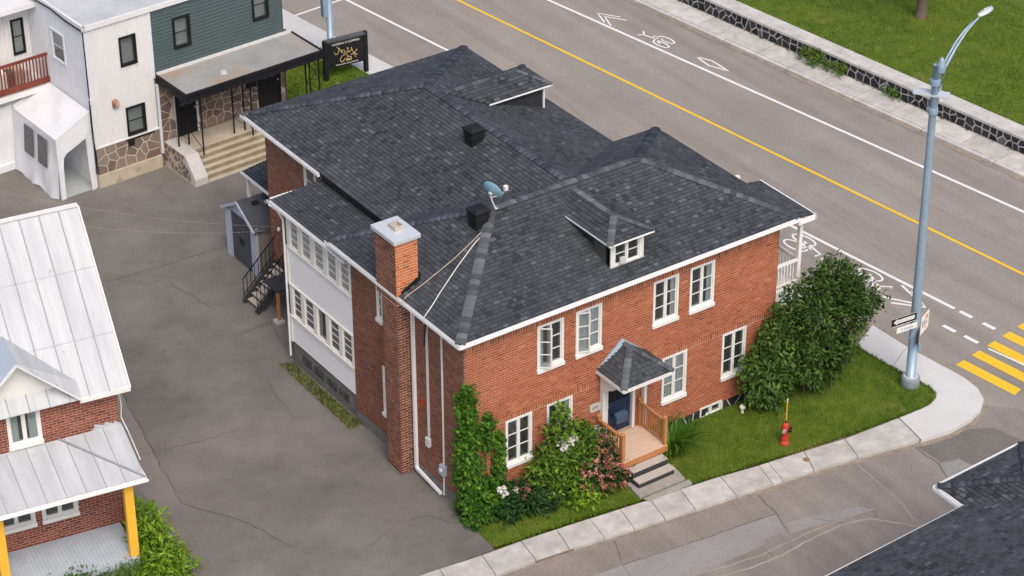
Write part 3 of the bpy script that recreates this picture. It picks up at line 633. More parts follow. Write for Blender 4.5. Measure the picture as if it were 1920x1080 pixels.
paint('bike_symbol', join(stpath(ell(19.2,1.25,.24,.5),.08), stpath(ell(18.72,1.25,.24,.5),.08), stpath([(19.2,1.3),(18.95,.75),(18.72,1.2)],.08), stpath([(18.95,.8),(18.75,.45),(18.5,.48)],.09), stpath([(18.8,.6),(19.15,.25),(19.05,.2)],.08)), M_roadw)
paint('lane_chevron', join(stpath([(19.47,.1),(19.02,-1.2),(18.42,.05)], .09), stpath([(19.39,-.37),(18.98,-1.35),(18.35,-.4)], .1)), M_roadw)
paint('bike_symbol', join(stpath(ell(19.25,4.35,.22,.5),.08), stpath(ell(18.75,4.3,.22,.5),.08), stpath([(19.2,4.3),(18.95,3.75),(18.72,4.2)],.08), stpath([(19.1,3.9),(18.95,3.3),(18.7,3.35)],.08)), M_roadw)
paint('white_dash', stpath([(18.75,3.1),(18.95,2.35)], .1), M_roadw)
# pavement slabs
def slab(poly, z0, z1, name, m, parent, tone=.5, bev=.012):
    P = [Vector((p[0], p[1], 0)) for p in poly]; c = sum(P, Vector())/len(P); P = [c+(p-c)*(1-.012/max(.3, (p-c).length)) for p in P]
    a = sum(P[i].x*P[(i+1)%len(P)].y-P[(i+1)%len(P)].x*P[i].y for i in range(len(P)))
    if a < 0: P = P[::-1]
    mb = MB(); mb.prism([(p.x,p.y,z0) for p in P], (0,0,z1-z0), tone); return mb.build(name, m, parent, bevel=bev)
pav = struct('front_pavement', sheet([(-30,2.2),(-.68,-1.72),(4.9,-2.38),(8.9,-2.95),(13.75,-3.48),(13.5,-4.7),(8.35,-3.85),(4.66,-3.38),(-.87,-2.7),(-30,1.2)], -.05, .07), M_soil)
GJ = [(-.68,-1.8),(.61,-1.89),(1.77,-2.03),(2.87,-2.17),(3.87,-2.30),(4.88,-2.45),(5.92,-2.56),(7.3,-2.74),(8.61,-2.98),(8.92,-3.02),(10.19,-3.20),(11.63,-3.42),(13.75,-3.53)]
KJ = [(-.87,-2.75),(.45,-2.87),(1.53,-3.0),(2.67,-3.16),(3.65,-3.3),(4.66,-3.44),(5.67,-3.60),(7.09,-3.76),(8.35,-3.92),(8.7,-3.97),(9.8,-4.10),(11.34,-4.36),(13.5,-4.77)]
for i in range(len(GJ)-1): slab([GJ[i], GJ[i+1], KJ[i+1], KJ[i]], -.14, rnd.uniform(-.004,.008), 'pavement_slab', M_conc, pav, rnd.random())
for i in range(12):
    a, b = -.68-i*1.35, -.68-(i+1)*1.35; g = lambda x: -1.8-(x+.68)*.135
    slab([(a,g(a)),(b,g(b)),(b-.19,g(b)-.95),(a-.19,g(a)-.95)], -.14, .0, 'pavement_slab', M_conc, pav, rnd.random())
corner = struct('corner_pavement', sheet([st(15.5,12),st(16.7,12),(16.65,-.6),(16.8,-3.7),(15.5,-4.75),(13.7,-4.7),(13.85,-3.6),(15.2,-3.55),(15.5,-1.7)], -.02, .1), M_soil)
out_c = [(16.71,.95),(16.74,-.68),(16.92,-2.4),(16.97,-3.1),(16.9,-3.75),(16.62,-4.32),(16.15,-4.68),(15.54,-4.88),(14.54,-4.97),(13.52,-4.80)]
in_c = [(15.41,.3),(15.50,-1.3),(15.60,-2.3),(15.70,-2.95),(15.62,-3.22),(15.45,-3.40),(15.22,-3.50),(14.9,-3.58),(14.3,-3.57),(13.77,-3.55)]
slab([out_c[0], out_c[1], in_c[1], in_c[0]], -.14, .012, 'pavement_slab', M_concn, corner)
slab(out_c[1:3]+in_c[1:3][::-1], -.14, .010, 'pavement_slab', M_concn, corner)
mbc = MB(); O9, I9 = out_c[2:], in_c[2:]
for i in range(len(O9)-1): mbc.prism([(O9[i][0],O9[i][1],-.14),(I9[i][0],I9[i][1],-.14),(I9[i+1][0],I9[i+1][1],-.14),(O9[i+1][0],O9[i+1][1],-.14)][::-1], (0,0,.148))
mbc.build('pavement_slab', M_concn, corner)
for k in range(12):
    t0, t1 = -.8+k*1.5+1.0, -.8+(k+1)*1.5+1.0; f = lambda t: 16.62+.014*t
    slab([st(f(t0)-1.25,t0), st(f(t0),t0), st(f(t1),t1), st(f(t1)-1.25,t1)], -.14, rnd.uniform(-.002,.008), 'pavement_slab', M_concn if k < 1 else M_conc, corner, rnd.random())
for k in range(12):
    t0, t1 = 18.2+k*1.9, 18.2+(k+1)*1.9
    slab([st(15.9,t0), st(17.02,t0), st(17.02,t1), st(15.9,t1)], -.14, rnd.uniform(-.002,.006), 'pavement_slab', M_concn, corner, rnd.random())
# sandy grit in the gutter lines
M_grit = mat('gutter_grit', (.34, .275, .20, 1), (.26, .215, .165, 1), .95, 6, .4, 40, wear=((.215, .19, .17, 1), 2.4, .5, .1))
for k, (pts, w) in enumerate([([st(16.75,6),(16.78,.9),(16.86,-.7),(17.05,-2.6),(17.1,-3.4)], .22), ([(13.4,-4.88),(11.34,-4.45),(9.8,-4.18),(8.35,-4.0),(7.09,-3.84)], .14), ([(7.0,-3.84),(4.66,-3.5),(1.53,-3.07),(-.8,-2.82)], .09), ([(16.6,-4.5),(15.6,-5.0),(14.5,-5.08),(13.4,-4.9)], .16), ([st(28.3,-6),st(28.34,10),st(28.3,34)], .2)]):
    ribbon(pts, w, ZR+.016, .03, 60+k).build('gutter_grit', M_grit, main_road if k in (0,4) else side_street)
far_pav = struct('far_pavement', sheet([st(28.46,-40), st(29.9,-40), st(29.9,60), st(28.46,60)], -.02, .1), M_soil)
for k in range(-8, 26):
    t0 = k*1.72; slab([st(28.6,t0), st(29.72,t0), st(29.72,t0+1.71), st(28.6,t0+1.71)], -.14, rnd.uniform(-.004,.006), 'pavement_slab', M_conc, far_pav, rnd.random())
    if k % 2 == 0: slab([st(28.42,t0), st(28.585,t0), st(28.585,t0+3.43), st(28.42,t0+3.43)], -.14, rnd.uniform(.0,.014), 'kerb_stone', M_conc, far_pav, .55+.4*rnd.random(), .03)
park = struct('park_lawn', sheet([st(30.3,-60), st(130,-60), st(130,120), st(30.3,120)], .54), M_grassg)
rp = [st(30.42,1.0), st(38.2,2.5), st(39,14), st(34.6,22), st(30.42,19.5)]
blades('grass_blades', L_blade2, park, scatter(rp, 45000, .54, 5), .08, 5, .012, .8, tm=.54)
lawn_poly = [(0,-.02),(-.20,-1.0),(-.22,-1.70),(.61,-1.84),(2.16,-1.99),(4.3,-2.30),(6.44,-2.58),(9.14,-2.99),(12,-3.38),(13.77,-3.50),(14.8,-3.55),(15.2,-3.46),(15.6,-3.18),(15.68,-2.9),(15.48,-1.3),(15.38,.3),st(15.42,9),(11.6,8),(11.56,-.02)]
lawn = struct('front_lawn', sheet(lawn_poly, .012), M_grassg)
walk_av = [(4.6,-2.6),(6.45,-2.6),(6.35,-1.3),(4.6,-1.2)]
blades('grass_blades', L_blade, lawn, scatter(lawn_poly, 60000, .012, 6, [walk_av]), .065, 6, .0085, .8, tm=.56)
edge = []
for a, b in zip(lawn_poly[2:15], lawn_poly[3:16]):
    for k in range(int(160*math.hypot(b[0]-a[0], b[1]-a[1]))):
        t_ = rnd.random()
        if 4.55 < a[0]+(b[0]-a[0])*t_ < 6.5: continue
        edge.append((a[0]+(b[0]-a[0])*t_+rnd.gauss(0,.025), a[1]+(b[1]-a[1])*t_+rnd.gauss(0,.03), .012))
blades('edge_blades', L_blade, lawn, edge, .09, 61, .011, 1.1, tm=.5)
lawn2_poly = [st(15.86,21), st(15.86,30), (9.2,28.4), (8.75,24.6), (10.2,21.5)]
lawn2 = struct('shop_lawn', sheet(lawn2_poly, .012), M_grassg)
blades('grass_blades', L_blade, lawn2, scatter(lawn2_poly, 9000, .012, 7), .11, 7, .016, .7, tm=.62)
verge_poly = [(-.5,5.7),(-.02,5.7),(-.02,9.95),(-.42,10.1)]
verge = struct('wall_verge', sheet(verge_poly, .008), M_soil)
blades('grass_blades', L_blade, verge, scatter(verge_poly, 1500, .008, 8), .10, 8, .013, .8, tm=.3)
cover = thing('valve_cover', 'small round rusty valve cover set in the pavement', 'manhole cover', (*st(9.47,-4.72)[:2], .008))
MB().lathe([(.11,0),(.11,.006),(.085,.008),(.08,.004),(.0,.006)], n=16).build('lid', mat('rusty_iron', (.22,.12,.06,1), (.3,.19,.11,1), .8, 30), cover)
# retaining wall of the park
rw = thing('retaining_wall', 'long low black stone wall with pale mortar and concrete cap', 'wall')
o_, u_, n_ = Vector(st(29.78,26)), Vector((_s,-_c,0)), Vector((-_c,-_s,0))
stone_field(rw, (o_, u_, n_), 27, .0, .52, .36, M_stonek, M_mortarw, gap=.05, proud=.035, seed=5, backing=False)
MB().fb((o_+u_*0, u_, n_), -25, 60, -.55, 0.004, -.1, .52).build('mortar_bed', M_mortarw, rw)
for k in range(30):
    a = -8+k*1.55; MB().fb((o_, u_, n_), a, a+1.53, -.72, .06, .525, .645).build('cap_stone', M_conc, rw, bevel=.015)
for i, (t, s, h, nn, w) in enumerate([(13.6,29.55,.45,26,.3),(13.0,29.5,.5,24,.3),(12.0,29.55,.4,18,.2),(9.35,29.6,.3,12,.15)]):
    p = thing('weed_clump', ['leafy green weeds growing at the foot of the stone wall, widest clump','leafy green weeds at the foot of the stone wall, tallest clump','green weed clump at the wall foot right of the widest one','single small weed sprouting alone at the stone wall foot'][i], 'weed', st(s,t))
    MB().tube([(0,0,0),(.02,0,h*.6)], .01, 5).build('stem', L_weed, p)
    leaves('leaf_mass', L_shrub, p, blob_pts([(0,0,h*.5,w,w*1.6,h*.55)], nn, 70+i), .16, 70+i, .07, 9, centre=(0,0,0), aspect=.35)
mossp = []
for k in range(240): t = rnd.uniform(-4,26); mossp.append(st(29.72-abs(rnd.gauss(0,.05)), t, .02))
leaves('wall_foot_weeds', L_peony, far_pav, mossp, .06, 9, .04, 5, kind='stuff', tmid=.3)

# ================================================================== BRICK HOUSE
house = thing('brick_house', 'large two storey red brick house with dark grey shingle hip roofs', 'house')
L_, D_ = 11.53, 6.253
FR = ((0,0,0), (1,0,0), (0,-1,0)); LF = ((0,6.05,0), (0,-1,0), (-1,0,0))
wins = [(2.51,3.45,4.02,5.63),(3.88,4.82,4.02,5.63),(6.71,7.66,4.02,5.63),(8.09,9.03,4.02,5.63),(1.39,2.33,1.10,2.79),(2.86,3.79,1.10,2.79),(7.14,8.08,1.10,2.79),(9.46,10.40,1.08,2.79)]
doorh = (5.0,6.12,.75,2.95)
basew = (8.69,9.56,-.02,.36)
brick_wall(house, FR, L_, .30, 6.2, wins+[doorh,basew], 300, M_brick, M_mortar, soldier=((2.795,2.985),(5.62,5.80)), seed=2)
# stone foundation along the front
stone_field(house, ((0,.0,0),(1,0,0),(0,-1,0)), L_, -.05, .30, .42, M_stonek, M_mortarw, gap=.03, proud=.014, seed=9, holes=[(8.65,9.6,-.1,.4)], backing=False)
MB().fb(FR, 0, 8.68, -.02, .004, -.05, .30).fb(FR, 9.57, L_, -.02, .004, -.05, .30).build('mortar_bed', M_mortarw, house)
lw = [(6.05-4.62,6.05-4.30,4.38,5.68),(6.05-4.42,6.05-4.17,1.10,2.89)]
brick_wall(house, LF, 6.05, .42, 6.2, lw, 0, M_brick_shade, M_mortard, seed=3)
MB().fb(LF, 0, 6.05, -.02, .015, -.05, .42).build('foundation', mat('dark_foundation', (.13,.125,.118,1), (.20,.19,.178,1), .9, 3, .4, 20, wear=((.3,.28,.25,1), 3, .6, .1)), house)
plain = MB(); plain.box(.3, L_-.002, .85, 6.25, 0, 6.2); plain.box(1.95, 9.8, 6.2, 14.38, 0, 6.2)
plain.build('rear_wall', M_btex, house)
RL = ((1.9,14.40,0), (0,-1,0), (-1,0,0))
brick_wall(house, RL, 4.45, .3, 6.2, [(2.45,3.75,4.6,5.9)], 0, M_brick_shade, M_mortard, seed=4)
window(house, RL, 2.45, 3.75, 4.6, 5.9, 2, 2, False, M_cream, curtain=3, name='window', interior=False)
MB().fb(RL, 0, 4.45, -.02, .02, -.05, .3).build('foundation', MATS['dark_foundation'], house)
MB().fb(((1.9,14.40,0),(1,0,0),(0,1,0)), 0, 7.9, -.03, .0, 0, 6.2).build('rear_wall', M_btex, house)
MB().fb(((L_,0,0),(0,1,0),(1,0,0)), 0, 6.25, -.03, 0, 0, 6.2).build('side_wall', M_btex, house)
sw = [None, {0: 40}, {0: 22}, None, None]
for i, w in enumerate(wins):
    window(house, FR, *w, curtain=(1,3,4,4,0,4,3,0)[i], swing={0: {0: 38}, 1: {0: 20}}.get(i), name='window')
window(house, FR, *basew, 2, 1, False, M_white, jw=.06, name='basement_window')
for i, w in enumerate(lw): window(house, LF, *w, 1, 3 if i == 0 else 1, True, M_cream, curtain=3, jw=.05)

# ---- main roofs
ZE, ZG = 6.30, 7.87
ex0, ex1, ey0, ey1 = -.4, 11.93, -.4, 6.65; ym = 3.125; p1, p2 = (3.125, ym, ZG), (8.41, ym, ZG)
rx0, rx1, ryb, rm = 1.54, 10.22, 15.15, 5.88; p3 = (rm, 10.81, ZG); pj = (rm, ym, ZG)
planes = [[(ex0,ey0,ZE),(ex1,ey0,ZE),p2,p1], [(ex0,ey1,ZE),(ex0,ey0,ZE),p1], [(ex1,ey0,ZE),(ex1,ey1,ZE),p2], [(rx0,ey1,ZE),(ex0,ey1,ZE),p1,pj],
          [(ex1,ey1,ZE),(rx1,ey1,ZE),pj,p2], [(rx0,ryb,ZE),(rx0,ey1,ZE),pj,p3], [(rx1,ey1,ZE),(rx1,ryb,ZE),p3,pj], [(rx1,ryb,ZE),(rx0,ryb,ZE),p3]]
roof = MB()
for P in planes: roof.add([(x,y,z-.012) for x,y,z in P], [tuple(range(len(P)))])
roof = roof.build('roof', M_roofbase, house)
tabs = []
# dormer footprints and chimney kept clear
def skipf(p):
    if 5.22 < p.x < 6.45 and .2 < p.y < 2.4: return True
    if -.5 < p.x < .33 and 2.72 < p.y < 3.9: return True
    return False
for i, P in enumerate(planes): tabs += plane_tabs(P, 30+i, skip=skipf if i < 2 else (lambda p: 7.3 < p.x < 9.4 and 9.5 < p.y < 10.7) if i == 6 else None)
lay_tabs(tabs, house, 300)
N = [plane_n(P) for P in planes]
cap_line(house, (ex0+.02,ey0+.02,ZE), p1, N[0], N[1], seed=1); cap_line(house, (ex1-.02,ey0+.02,ZE), p2, N[2], N[0], seed=2)
cap_line(house, (ex0+.02,ey1-.02,ZE), p1, N[1], N[3], seed=3); cap_line(house, (ex1-.02,ey1-.02,ZE), p2, N[4], N[2], seed=4)
cap_line(house, p1, p2, N[0], N[3], seed=5); cap_line(house, (rx0+.02,ryb-.02,ZE), p3, N[5], N[7], seed=6)
cap_line(house, (rx1-.02,ryb-.02,ZE), p3, N[7], N[6], seed=7); cap_line(house, p3, (rm,ym+.1,ZG), N[5], N[6], seed=8)
def gutter(pts, z, parent, name='gutter', h=.10, w=.09, m=None):
    """white eaves trough: fascia plus open channel along the given eave corners"""
    mb = MB()
    for a, b in zip(pts[:-1], pts[1:]):
        a = Vector((a[0],a[1],0)); b = Vector((b[0],b[1],0)); d = (b-a).normalized(); n = Vector((d.y,-d.x,0))
        fr = (a, d, n); Ln = (b-a).length
        mb.fb(fr, -.0, Ln, -.02, .008, z-.14, z-.012); mb.fb(fr, -.06, Ln+.06, w-.012, w, z-h, z-.01); mb.fb(fr, -.06, Ln+.06, .009, w, z-h-.012, z-h)
    return mb.build(name, m or M_gutter, parent)
gutter([(ex0,ey1),(ex0,ey0),(ex1,ey0)], ZE, house)
gutter([(rx0,ryb),(rx0,10.35)], ZE, house)
MB().box(rx0-.01,rx0+.02,ey1+.1,10.3,ZE-.14,ZE-.02).box(ex1-.02,ex1+.01,ey0,ey1,ZE-.2,ZE-.02).box(rx1-.02,rx1+.01,ey1,ryb,ZE-.2,ZE-.02).box(rx0,rx1,ryb-.02,ryb+.01,ZE-.2,ZE-.02).build('drip_edge', M_black, house)
sof = MB(); z = ZE-.13
sof.box(ex0+.01, ex1-.01, ey0+.01, .0, z-.01, z); sof.box(ex0+.01, 0, .0, ey1-.01, z-.012, z-.002); sof.box(rx0+.01, 1.9, ey1, ryb-.01, z-.01, z); sof.box(L_, ex1-.01, 0, ey1-.01, z-.012, z-.002); sof.box(1.9, rx1, 14.41, ryb-.01, z-.012, z-.002); sof.box(9.8, rx1-.01, 6.3, 14.4, z-.01, z)
sof.build('soffit', M_white, house)
# dormer on the front slope
dm = MB(); x0, x1, yf = 5.23, 6.43, .18
dm.prism([(x0,yf+.02,6.45),(x0,yf+.02,7.45),(x0,2.4,7.45)], (.03,0,0)); dm.prism([(x1-.03,yf+.02,6.45),(x1-.03,yf+.02,7.45),(x1-.03,2.4,7.45)], (.03,0,0))
dormer = dm.build('dormer', mat('dormer_cheek', (.02,.022,.027,1), (.035,.038,.046,1), .9, 10), house)
DF = ((x0,yf,0),(1,0,0),(0,-1,0))
window(dormer, DF, 0, 1.2, 6.54, 7.43, 2, 2, False, M_white, jw=.16, name='dormer_window')
MB().fb(DF, -.02, 1.22, -.02, .05, 6.50, 6.56).build('dormer_sill', M_white, dormer)
dn = MB(); dn.box(5.50,5.66,.02,.10,6.66,6.86); dn.build('window_vent', M_galv, dormer)
def hip_dormer_roof(parent, F, hw, ez, rz, dep, ridge_end, back_l, apx, seed, eave_trim=True):
    """F maps (across, back, z) to world; front hip, ridge running back"""
    A, B = F(-hw,0,ez), F(hw,0,ez); C = F(0,apx,rz); E = F(0,ridge_end,rz); BL, BR = F(-hw,back_l,ez), F(hw,back_l,ez)
    pl = [[A,B,C],[BL,A,C,E],[B,BR,E,C]]; mb = MB()
    for P in pl: mb.add([Vector(p)-Vector((0,0,.012)) for p in P], [tuple(range(len(P)))])
    mb.add([Vector(A)-Vector((0,0,.05)),Vector(B)-Vector((0,0,.05)),Vector(BR)-Vector((0,0,.05)),Vector(BL)-Vector((0,0,.05))], [(3,2,1,0)])
    rf = mb.build('dormer_roof', M_roofbase, parent)
    t = []
    for i, P in enumerate(pl): t += plane_tabs(P, seed+i, exp=.14)
    lay_tabs(t, parent, 0); n = [plane_n(P) for P in pl]
    tr = MB(); 
    for a, b in ((A,B),(BL,A),(B,BR)): tr.bar(Vector(a)-Vector((0,0,.03)), Vector(b)-Vector((0,0,.03)), .03, .05)
    tr.build('eave_trim', M_gutter, parent)
    cap_line(parent, A, C, n[0], n[1], .17, .11, seed+5); cap_line(parent, B, C, n[2], n[0], .17, .11, seed+6); cap_line(parent, C, E, n[2], n[1], .17, .11, seed+7)
hip_dormer_roof(dormer, lambda a, b, z: (5.83+a, -.06+b, z), .80, 7.46, 7.79, 0, 3.02, 2.62, .9, 60)
# dormer on the rear wing's street slope (faces +X)
d2 = MB(); d2.prism([(9.43,9.44,6.5),(9.43,9.44,7.42),(7.2,9.44,7.42)], (0,.03,0)); d2.prism([(9.43,10.73,6.5),(9.43,10.73,7.42),(7.2,10.73,7.42)], (0,.03,0)); d2.box(9.40,9.43,9.47,10.73,6.5,7.42)
dormer2 = d2.build('dormer', MATS['dormer_cheek'], house)
MB().box(9.44,9.50,9.40,9.47,6.5,7.40).build('corner_trim', M_white, dormer2)
hip_dormer_roof(dormer2, lambda a, b, z: (9.70-b, 10.1+a, z), .82, 7.43, 7.83, 0, 3.65, 2.45, .85, 70)
# roof of the balcony on the street end + balcony
bp = [(11.95,-.30,6.16),(12.62,-.30,6.12),(12.62,2.25,6.12),(11.95,2.25,6.16)]
bpl = [bp[1], bp[2], (11.9,2.25,6.24), (11.9,-.30,6.24)]
MB().add([Vector(p)-Vector((0,0,.012)) for p in bpl], [(0,1,2,3)]).build('balcony_roof', M_roofbase, house)
lay_tabs(plane_tabs(bpl, 81), house, 0)
MB().box(11.96,12.66,-.36,-.31,5.97,6.13).box(12.63,12.68,-.36,2.3,5.97,6.13).build('balcony_fascia', M_gutter, house)
bal = MB().box(L_+.01,12.5,.0,3.2,3.42,3.55).build('balcony_floor', M_cream, house)
for y in (.06, 3.1): MB().box(12.36,12.48,y-.06,y+.06,0,5.98).build('balcony_post', M_cream, house)
rl = MB().box(L_+.01,12.36,.03,.09,4.38,4.48).box(L_+.01,12.36,.03,.09,3.66,3.72).box(12.39,12.45,.12,3.04,4.38,4.48).box(12.39,12.45,.12,3.04,3.66,3.72).build('balcony_rail', M_cream, house)
for k in range(6): MB().box(11.62+k*.12,11.65+k*.12,.045,.075,3.72,4.38).build('baluster', M_cream, rl)
for k in range(22): MB().box(12.405,12.435,.22+k*.13,.25+k*.13,3.72,4.38).build('baluster', M_cream, rl)
# chimney
chm = bpy.data.objects.new('chimney', MB().box(-.455,.29,2.765,3.84,6.0,8.05).box(-.455,-.02,2.765,3.54,-.02,6.05).mesh('chimney', M_mortard)); col.objects.link(chm); chm.parent = house
def face_bricks(parent, fr, L, z0, z1, m, seed):
    r = random.Random(seed); mb = MB(); b = z0; row = 0
    while b < z1-.05:
        off = (row%2)*.12; a = -off
        while a < L-.01:
            a0, a1 = max(0,a), min(L, a+.222)
            if a1-a0 > .02: mb.fb(fr, a0, a1, 0, .009+r.uniform(-.003,.003), b, b+.070, min(1,max(0,r.gauss(.5,.25))))
            a += .24
        b += .094; row += 1
    return mb.build('brickwork', m, parent, kind='stuff')
face_bricks(chm, ((-.455,3.54,0),(0,-1,0),(-1,0,0)), .775, .05, 6.0, M_brick_shade, 5); face_bricks(chm, ((-.455,2.765,0),(1,0,0),(0,-1,0)), .45, .05, 6.0, M_brick_shade, 6)
face_bricks(chm, ((-.455,3.84,0),(0,-1,0),(-1,0,0)), 1.075, 6.0, 8.0, M_brick_shade, 7); face_bricks(chm, ((-.455,2.765,0),(1,0,0),(0,-1,0)), .745, 6.0, 8.0, M_brick_lit, 8)
ccap = MB().box(-.54,.37,2.68,3.93,8.03,8.16).build('chimney_cap', M_galv, chm, bevel=.01)
fl = MB().box(-.2,.1,3.16,3.5,8.161,8.19); fl.box(-.2,-.17,3.16,3.5,8.19,8.30).box(.07,.1,3.16,3.5,8.19,8.30).box(-.17,.07,3.16,3.19,8.19,8.30).box(-.17,.07,3.47,3.5,8.19,8.30); fl.build('flue', M_oldw, chm)
MB().prism([(-.3,2.70,6.25),(.33,2.70,6.62),(.33,2.70,6.76),(-.3,2.70,6.42)], (0,.05,0)).prism([(.30,2.75,6.6),(.36,2.75,6.6),(.36,2.75,6.85),(.30,2.75,6.85)], (0,1.1,0)).build('flashing', M_black, chm)
MB().prism([(-.52,3.60,-.01),(-.52,2.72,-.01),(.02,2.70,-.01),(.02,3.6,-.01)], (0,0,.05)).build('footing', MATS['dark_foundation'], chm)
# roof vents
def roof_vent(loc):
    v = thing('roof_vent', '', 'roof vent', loc)
    MB().box(-.17,.17,-.17,.17,-.2,.24).build('base', M_black, v)
    for k in range(3): MB().lathe([(.27,.22+k*.07),(.31,.25+k*.07),(.27,.27+k*.07)], n=4).build('louvre', M_black, v)
    MB().lathe([(.31,.43),(.33,.47),(.20,.54),(.0,.55)], n=4).build('cap', M_black, v); v.rotation_euler.z = R(45)-R(45); return v
for o in (roof_vent((5.22,7.15,7.62)), roof_vent((2.52,2.95,7.62))): o['group'] = 'black roof vents'; o.scale = (1.2,1.2,1.05)
vs_ = [o for o in bpy.data.objects if o.name.startswith('roof_vent')]
vs_[0]['label'] = 'square black louvred roof vent standing alone beside the long ridge'; vs_[1]['label'] = 'square black louvred roof vent next to the satellite dish'
for v in vs_:
    for ch in v.children:
        if ch.name.startswith(('louvre','cap')): ch.rotation_euler.z = R(45)
# satellite dish
dish = thing('satellite_dish', 'blue grey satellite dish on a white arm at the roof hip', 'satellite dish', (3.2,3.05,7.86))
dv = MB(); prof = [(r_*.05, .0+.10*(r_*.05/.32)**2) for r_ in range(7)]
prof = [(.0005,0)]+[(.32*k/6, .075*(k/6)**2) for k in range(1,7)]+[(.325,.082),(.31,.088)]+[(.31*k/6, .012+.075*(k/6)**2) for k in range(5,0,-1)]
dv.lathe(prof, n=28); do = dv.build('reflector', M_dish, dish, True); ax = Vector((.85,.30,.35)).normalized(); do.matrix_local = Matrix.Translation((-.15,.0,.62)) @ ax.to_track_quat('Z','Y').to_matrix().to_4x4()
MB().tube([(0,0,0),(-.1,.02,.25),(-.18,.02,.52)], .022).build('mast', M_wirew, dish); MB().lathe([(.05,0),(.05,.02),(.025,.03)], n=10).build('foot', M_wirew, dish)
MB().tube([(-.12,.0,.42),(.12,-.15,.50),(.2,-.2,.66)], .013).build('feed_arm', M_wirew, dish); MB().box(.15,.27,-.27,-.15,.64,.80).build('receiver', M_wirew, dish, bevel=.02)
hk = MB().lathe([(.07,0),(.075,.03),(.03,.05)], n=12); hk = hk.build('bracket', M_conduit, dish); hk.matrix_local = Matrix.Translation((-.17,.01,.56)) @ (-ax).to_track_quat('Z','Y').to_matrix().to_4x4()
def onroof(x, y): return min(6.30+(y+.4)*.4454, 6.30+(x+.4)*.4454)+.035
cb = MB().tube([(2.72,2.70,onroof(2.72,2.7)),(2.2,2.55,onroof(2.2,2.55)),(1.3,2.45,onroof(1.3,2.45)),(.3,2.45,onroof(.3,2.45)),(-.30,2.5,onroof(-.3,2.5)),(-.46,2.48,6.25),(-.44,2.47,6.1)], .014, 6)
tag(cb.build('roof_cable', M_wire, None, True), 'tan cable running down the shingles from the dish to the gutter', 'cable')
cb = MB().tube([(2.8,2.62,onroof(2.8,2.62)),(2.0,2.4,onroof(2.0,2.4)),(1.2,2.1,onroof(1.2,2.1)),(.4,1.75,onroof(.4,1.75)),(-.1,1.5,onroof(-.1,1.5)),(-.42,1.38,6.31),(-.46,1.37,6.1)], .015, 6)
tag(cb.build('roof_cable', M_wirew, None, True), 'white cable curving down the shingles beside the corner hip', 'cable')
# pipes and boxes on the left wall
dp = MB().box(-.11,-.02,2.52,2.62,.25,6.12).build('downspout', M_gutter, house)
MB().bar((-.07,2.57,.25), (-.10,1.2,.12), .09, .09).build('downspout_foot', M_gutter, house)
MB().tube([(-.04,1.10,6.1),(-.04,1.10,1.15)], .032).tube([(-.04,1.10,.9),(-.06,1.10,.12)], .03).build('conduit', M_conduit, house)
MB().tube([(-.03,1.92,5.9),(-.03,1.92,1.75)], .022).tube([(-.03,1.85,5.9),(-.03,1.85,1.75)], .016).build('conduit', M_conduit, house)
MB().tube([(-.03,1.86,6.0),(-.1,1.9,5.2),(-.05,2.0,4.9)], .02, 6).build('service_head', M_black, house)
eb = MB().box(-.15,-.012,.98,1.22,.85,1.2).build('meter_box', mat('grey_box', (.34,.40,.47,1), (.4,.46,.53,1), .5, 5), house, bevel=.01); MB().lathe([(.075,0),(.07,.05),(.0,.07)], n=14).build('meter', M_conduit, eb).matrix_local = Matrix.Translation((-.15,1.1,1.05)) @ Matrix.Rotation(R(-90), 4, 'Y')
MB().box(-.12,-.012,1.80,1.98,1.42,1.72).build('junction_box', M_conduit, house, bevel=.01)
MB().prism([(-.03,2.30,2.62),(-.03,2.08,2.72),(-.03,2.16,2.92),(-.03,2.38,2.82)], (.01,0,0)).build('red_plate', M_red, house)
# sunroom on the left
M_reflect = mat('pale_reflection_glass', (.26,.265,.26,1), (.40,.405,.395,1), .15, 2.5, spec=.5); M_reflect2 = mat('dim_reflection_glass', (.075,.078,.076,1), (.17,.175,.17,1), .12, 2.5, spec=.5)  # reflections painted into opaque pane colours: paler upper row, darker lower row
SF = ((0,9.92,0), (0,-1,0), (-1,0,0)); sun_l = 3.86
sr = MB(); F_ = SF
up0, up1, lo0, lo1 = 4.46, 5.56, 1.92, 3.03
sr.fb(F_, 0, sun_l, -.12, -.02, .88, 1.9); sr.fb(F_, 0, sun_l, -.12, -.02, lo1, up0); sr.fb(F_, 0, sun_l, -.12, -.02, up1, 5.86)
sr.box(.0,1.88,9.80,9.91,.88,5.86); sunroom = sr.build('sunroom', M_cream, house)
sd = MB(); b = .88
def clap(mb, fr, a0, a1, b0, b1, e, th=.014, g=0.0):
    O, u, n = Vector(fr[0]), Vector(fr[1]), Vector(fr[2]); z = Vector((0,0,1)); P = lambda a, b, c: O+u*a+z*b+n*c; b = b0
    while b < b1-.01:
        t = min(b+e-g, b1); mb.add([P(a0,b,th),P(a1,b,th),P(a1,t,.002),P(a0,t,.002),P(a0,b,0),P(a1,b,0)], [(0,1,2,3),(4,5,1,0)], rnd.random()); b += e
SFo = ((-.0,9.92,0),(0,-1,0),(-1,0,0))
clap(sd, (Vector((.016,9.92,0)),Vector((0,-1,0)),Vector((-1,0,0))), .08, sun_l-.02, .9, 1.86, .125, .012, .02); clap(sd, (Vector((.016,9.92,0)),Vector((0,-1,0)),Vector((-1,0,0))), .08, sun_l-.02, lo1+.04, up0-.05, .125, .012, .02)
MB().fb(F_, .09, sun_l-.03, -.0199, -.0185, .9, 1.86).fb(F_, .09, sun_l-.03, -.0199, -.0185, lo1+.04, up0-.05).build('shadow_line_strip', mat('shadow_line_grey', (.36,.36,.36,1), None, .9, 4), sunroom)  # grey showing through the board gaps, painted in for clapboard shadow lines
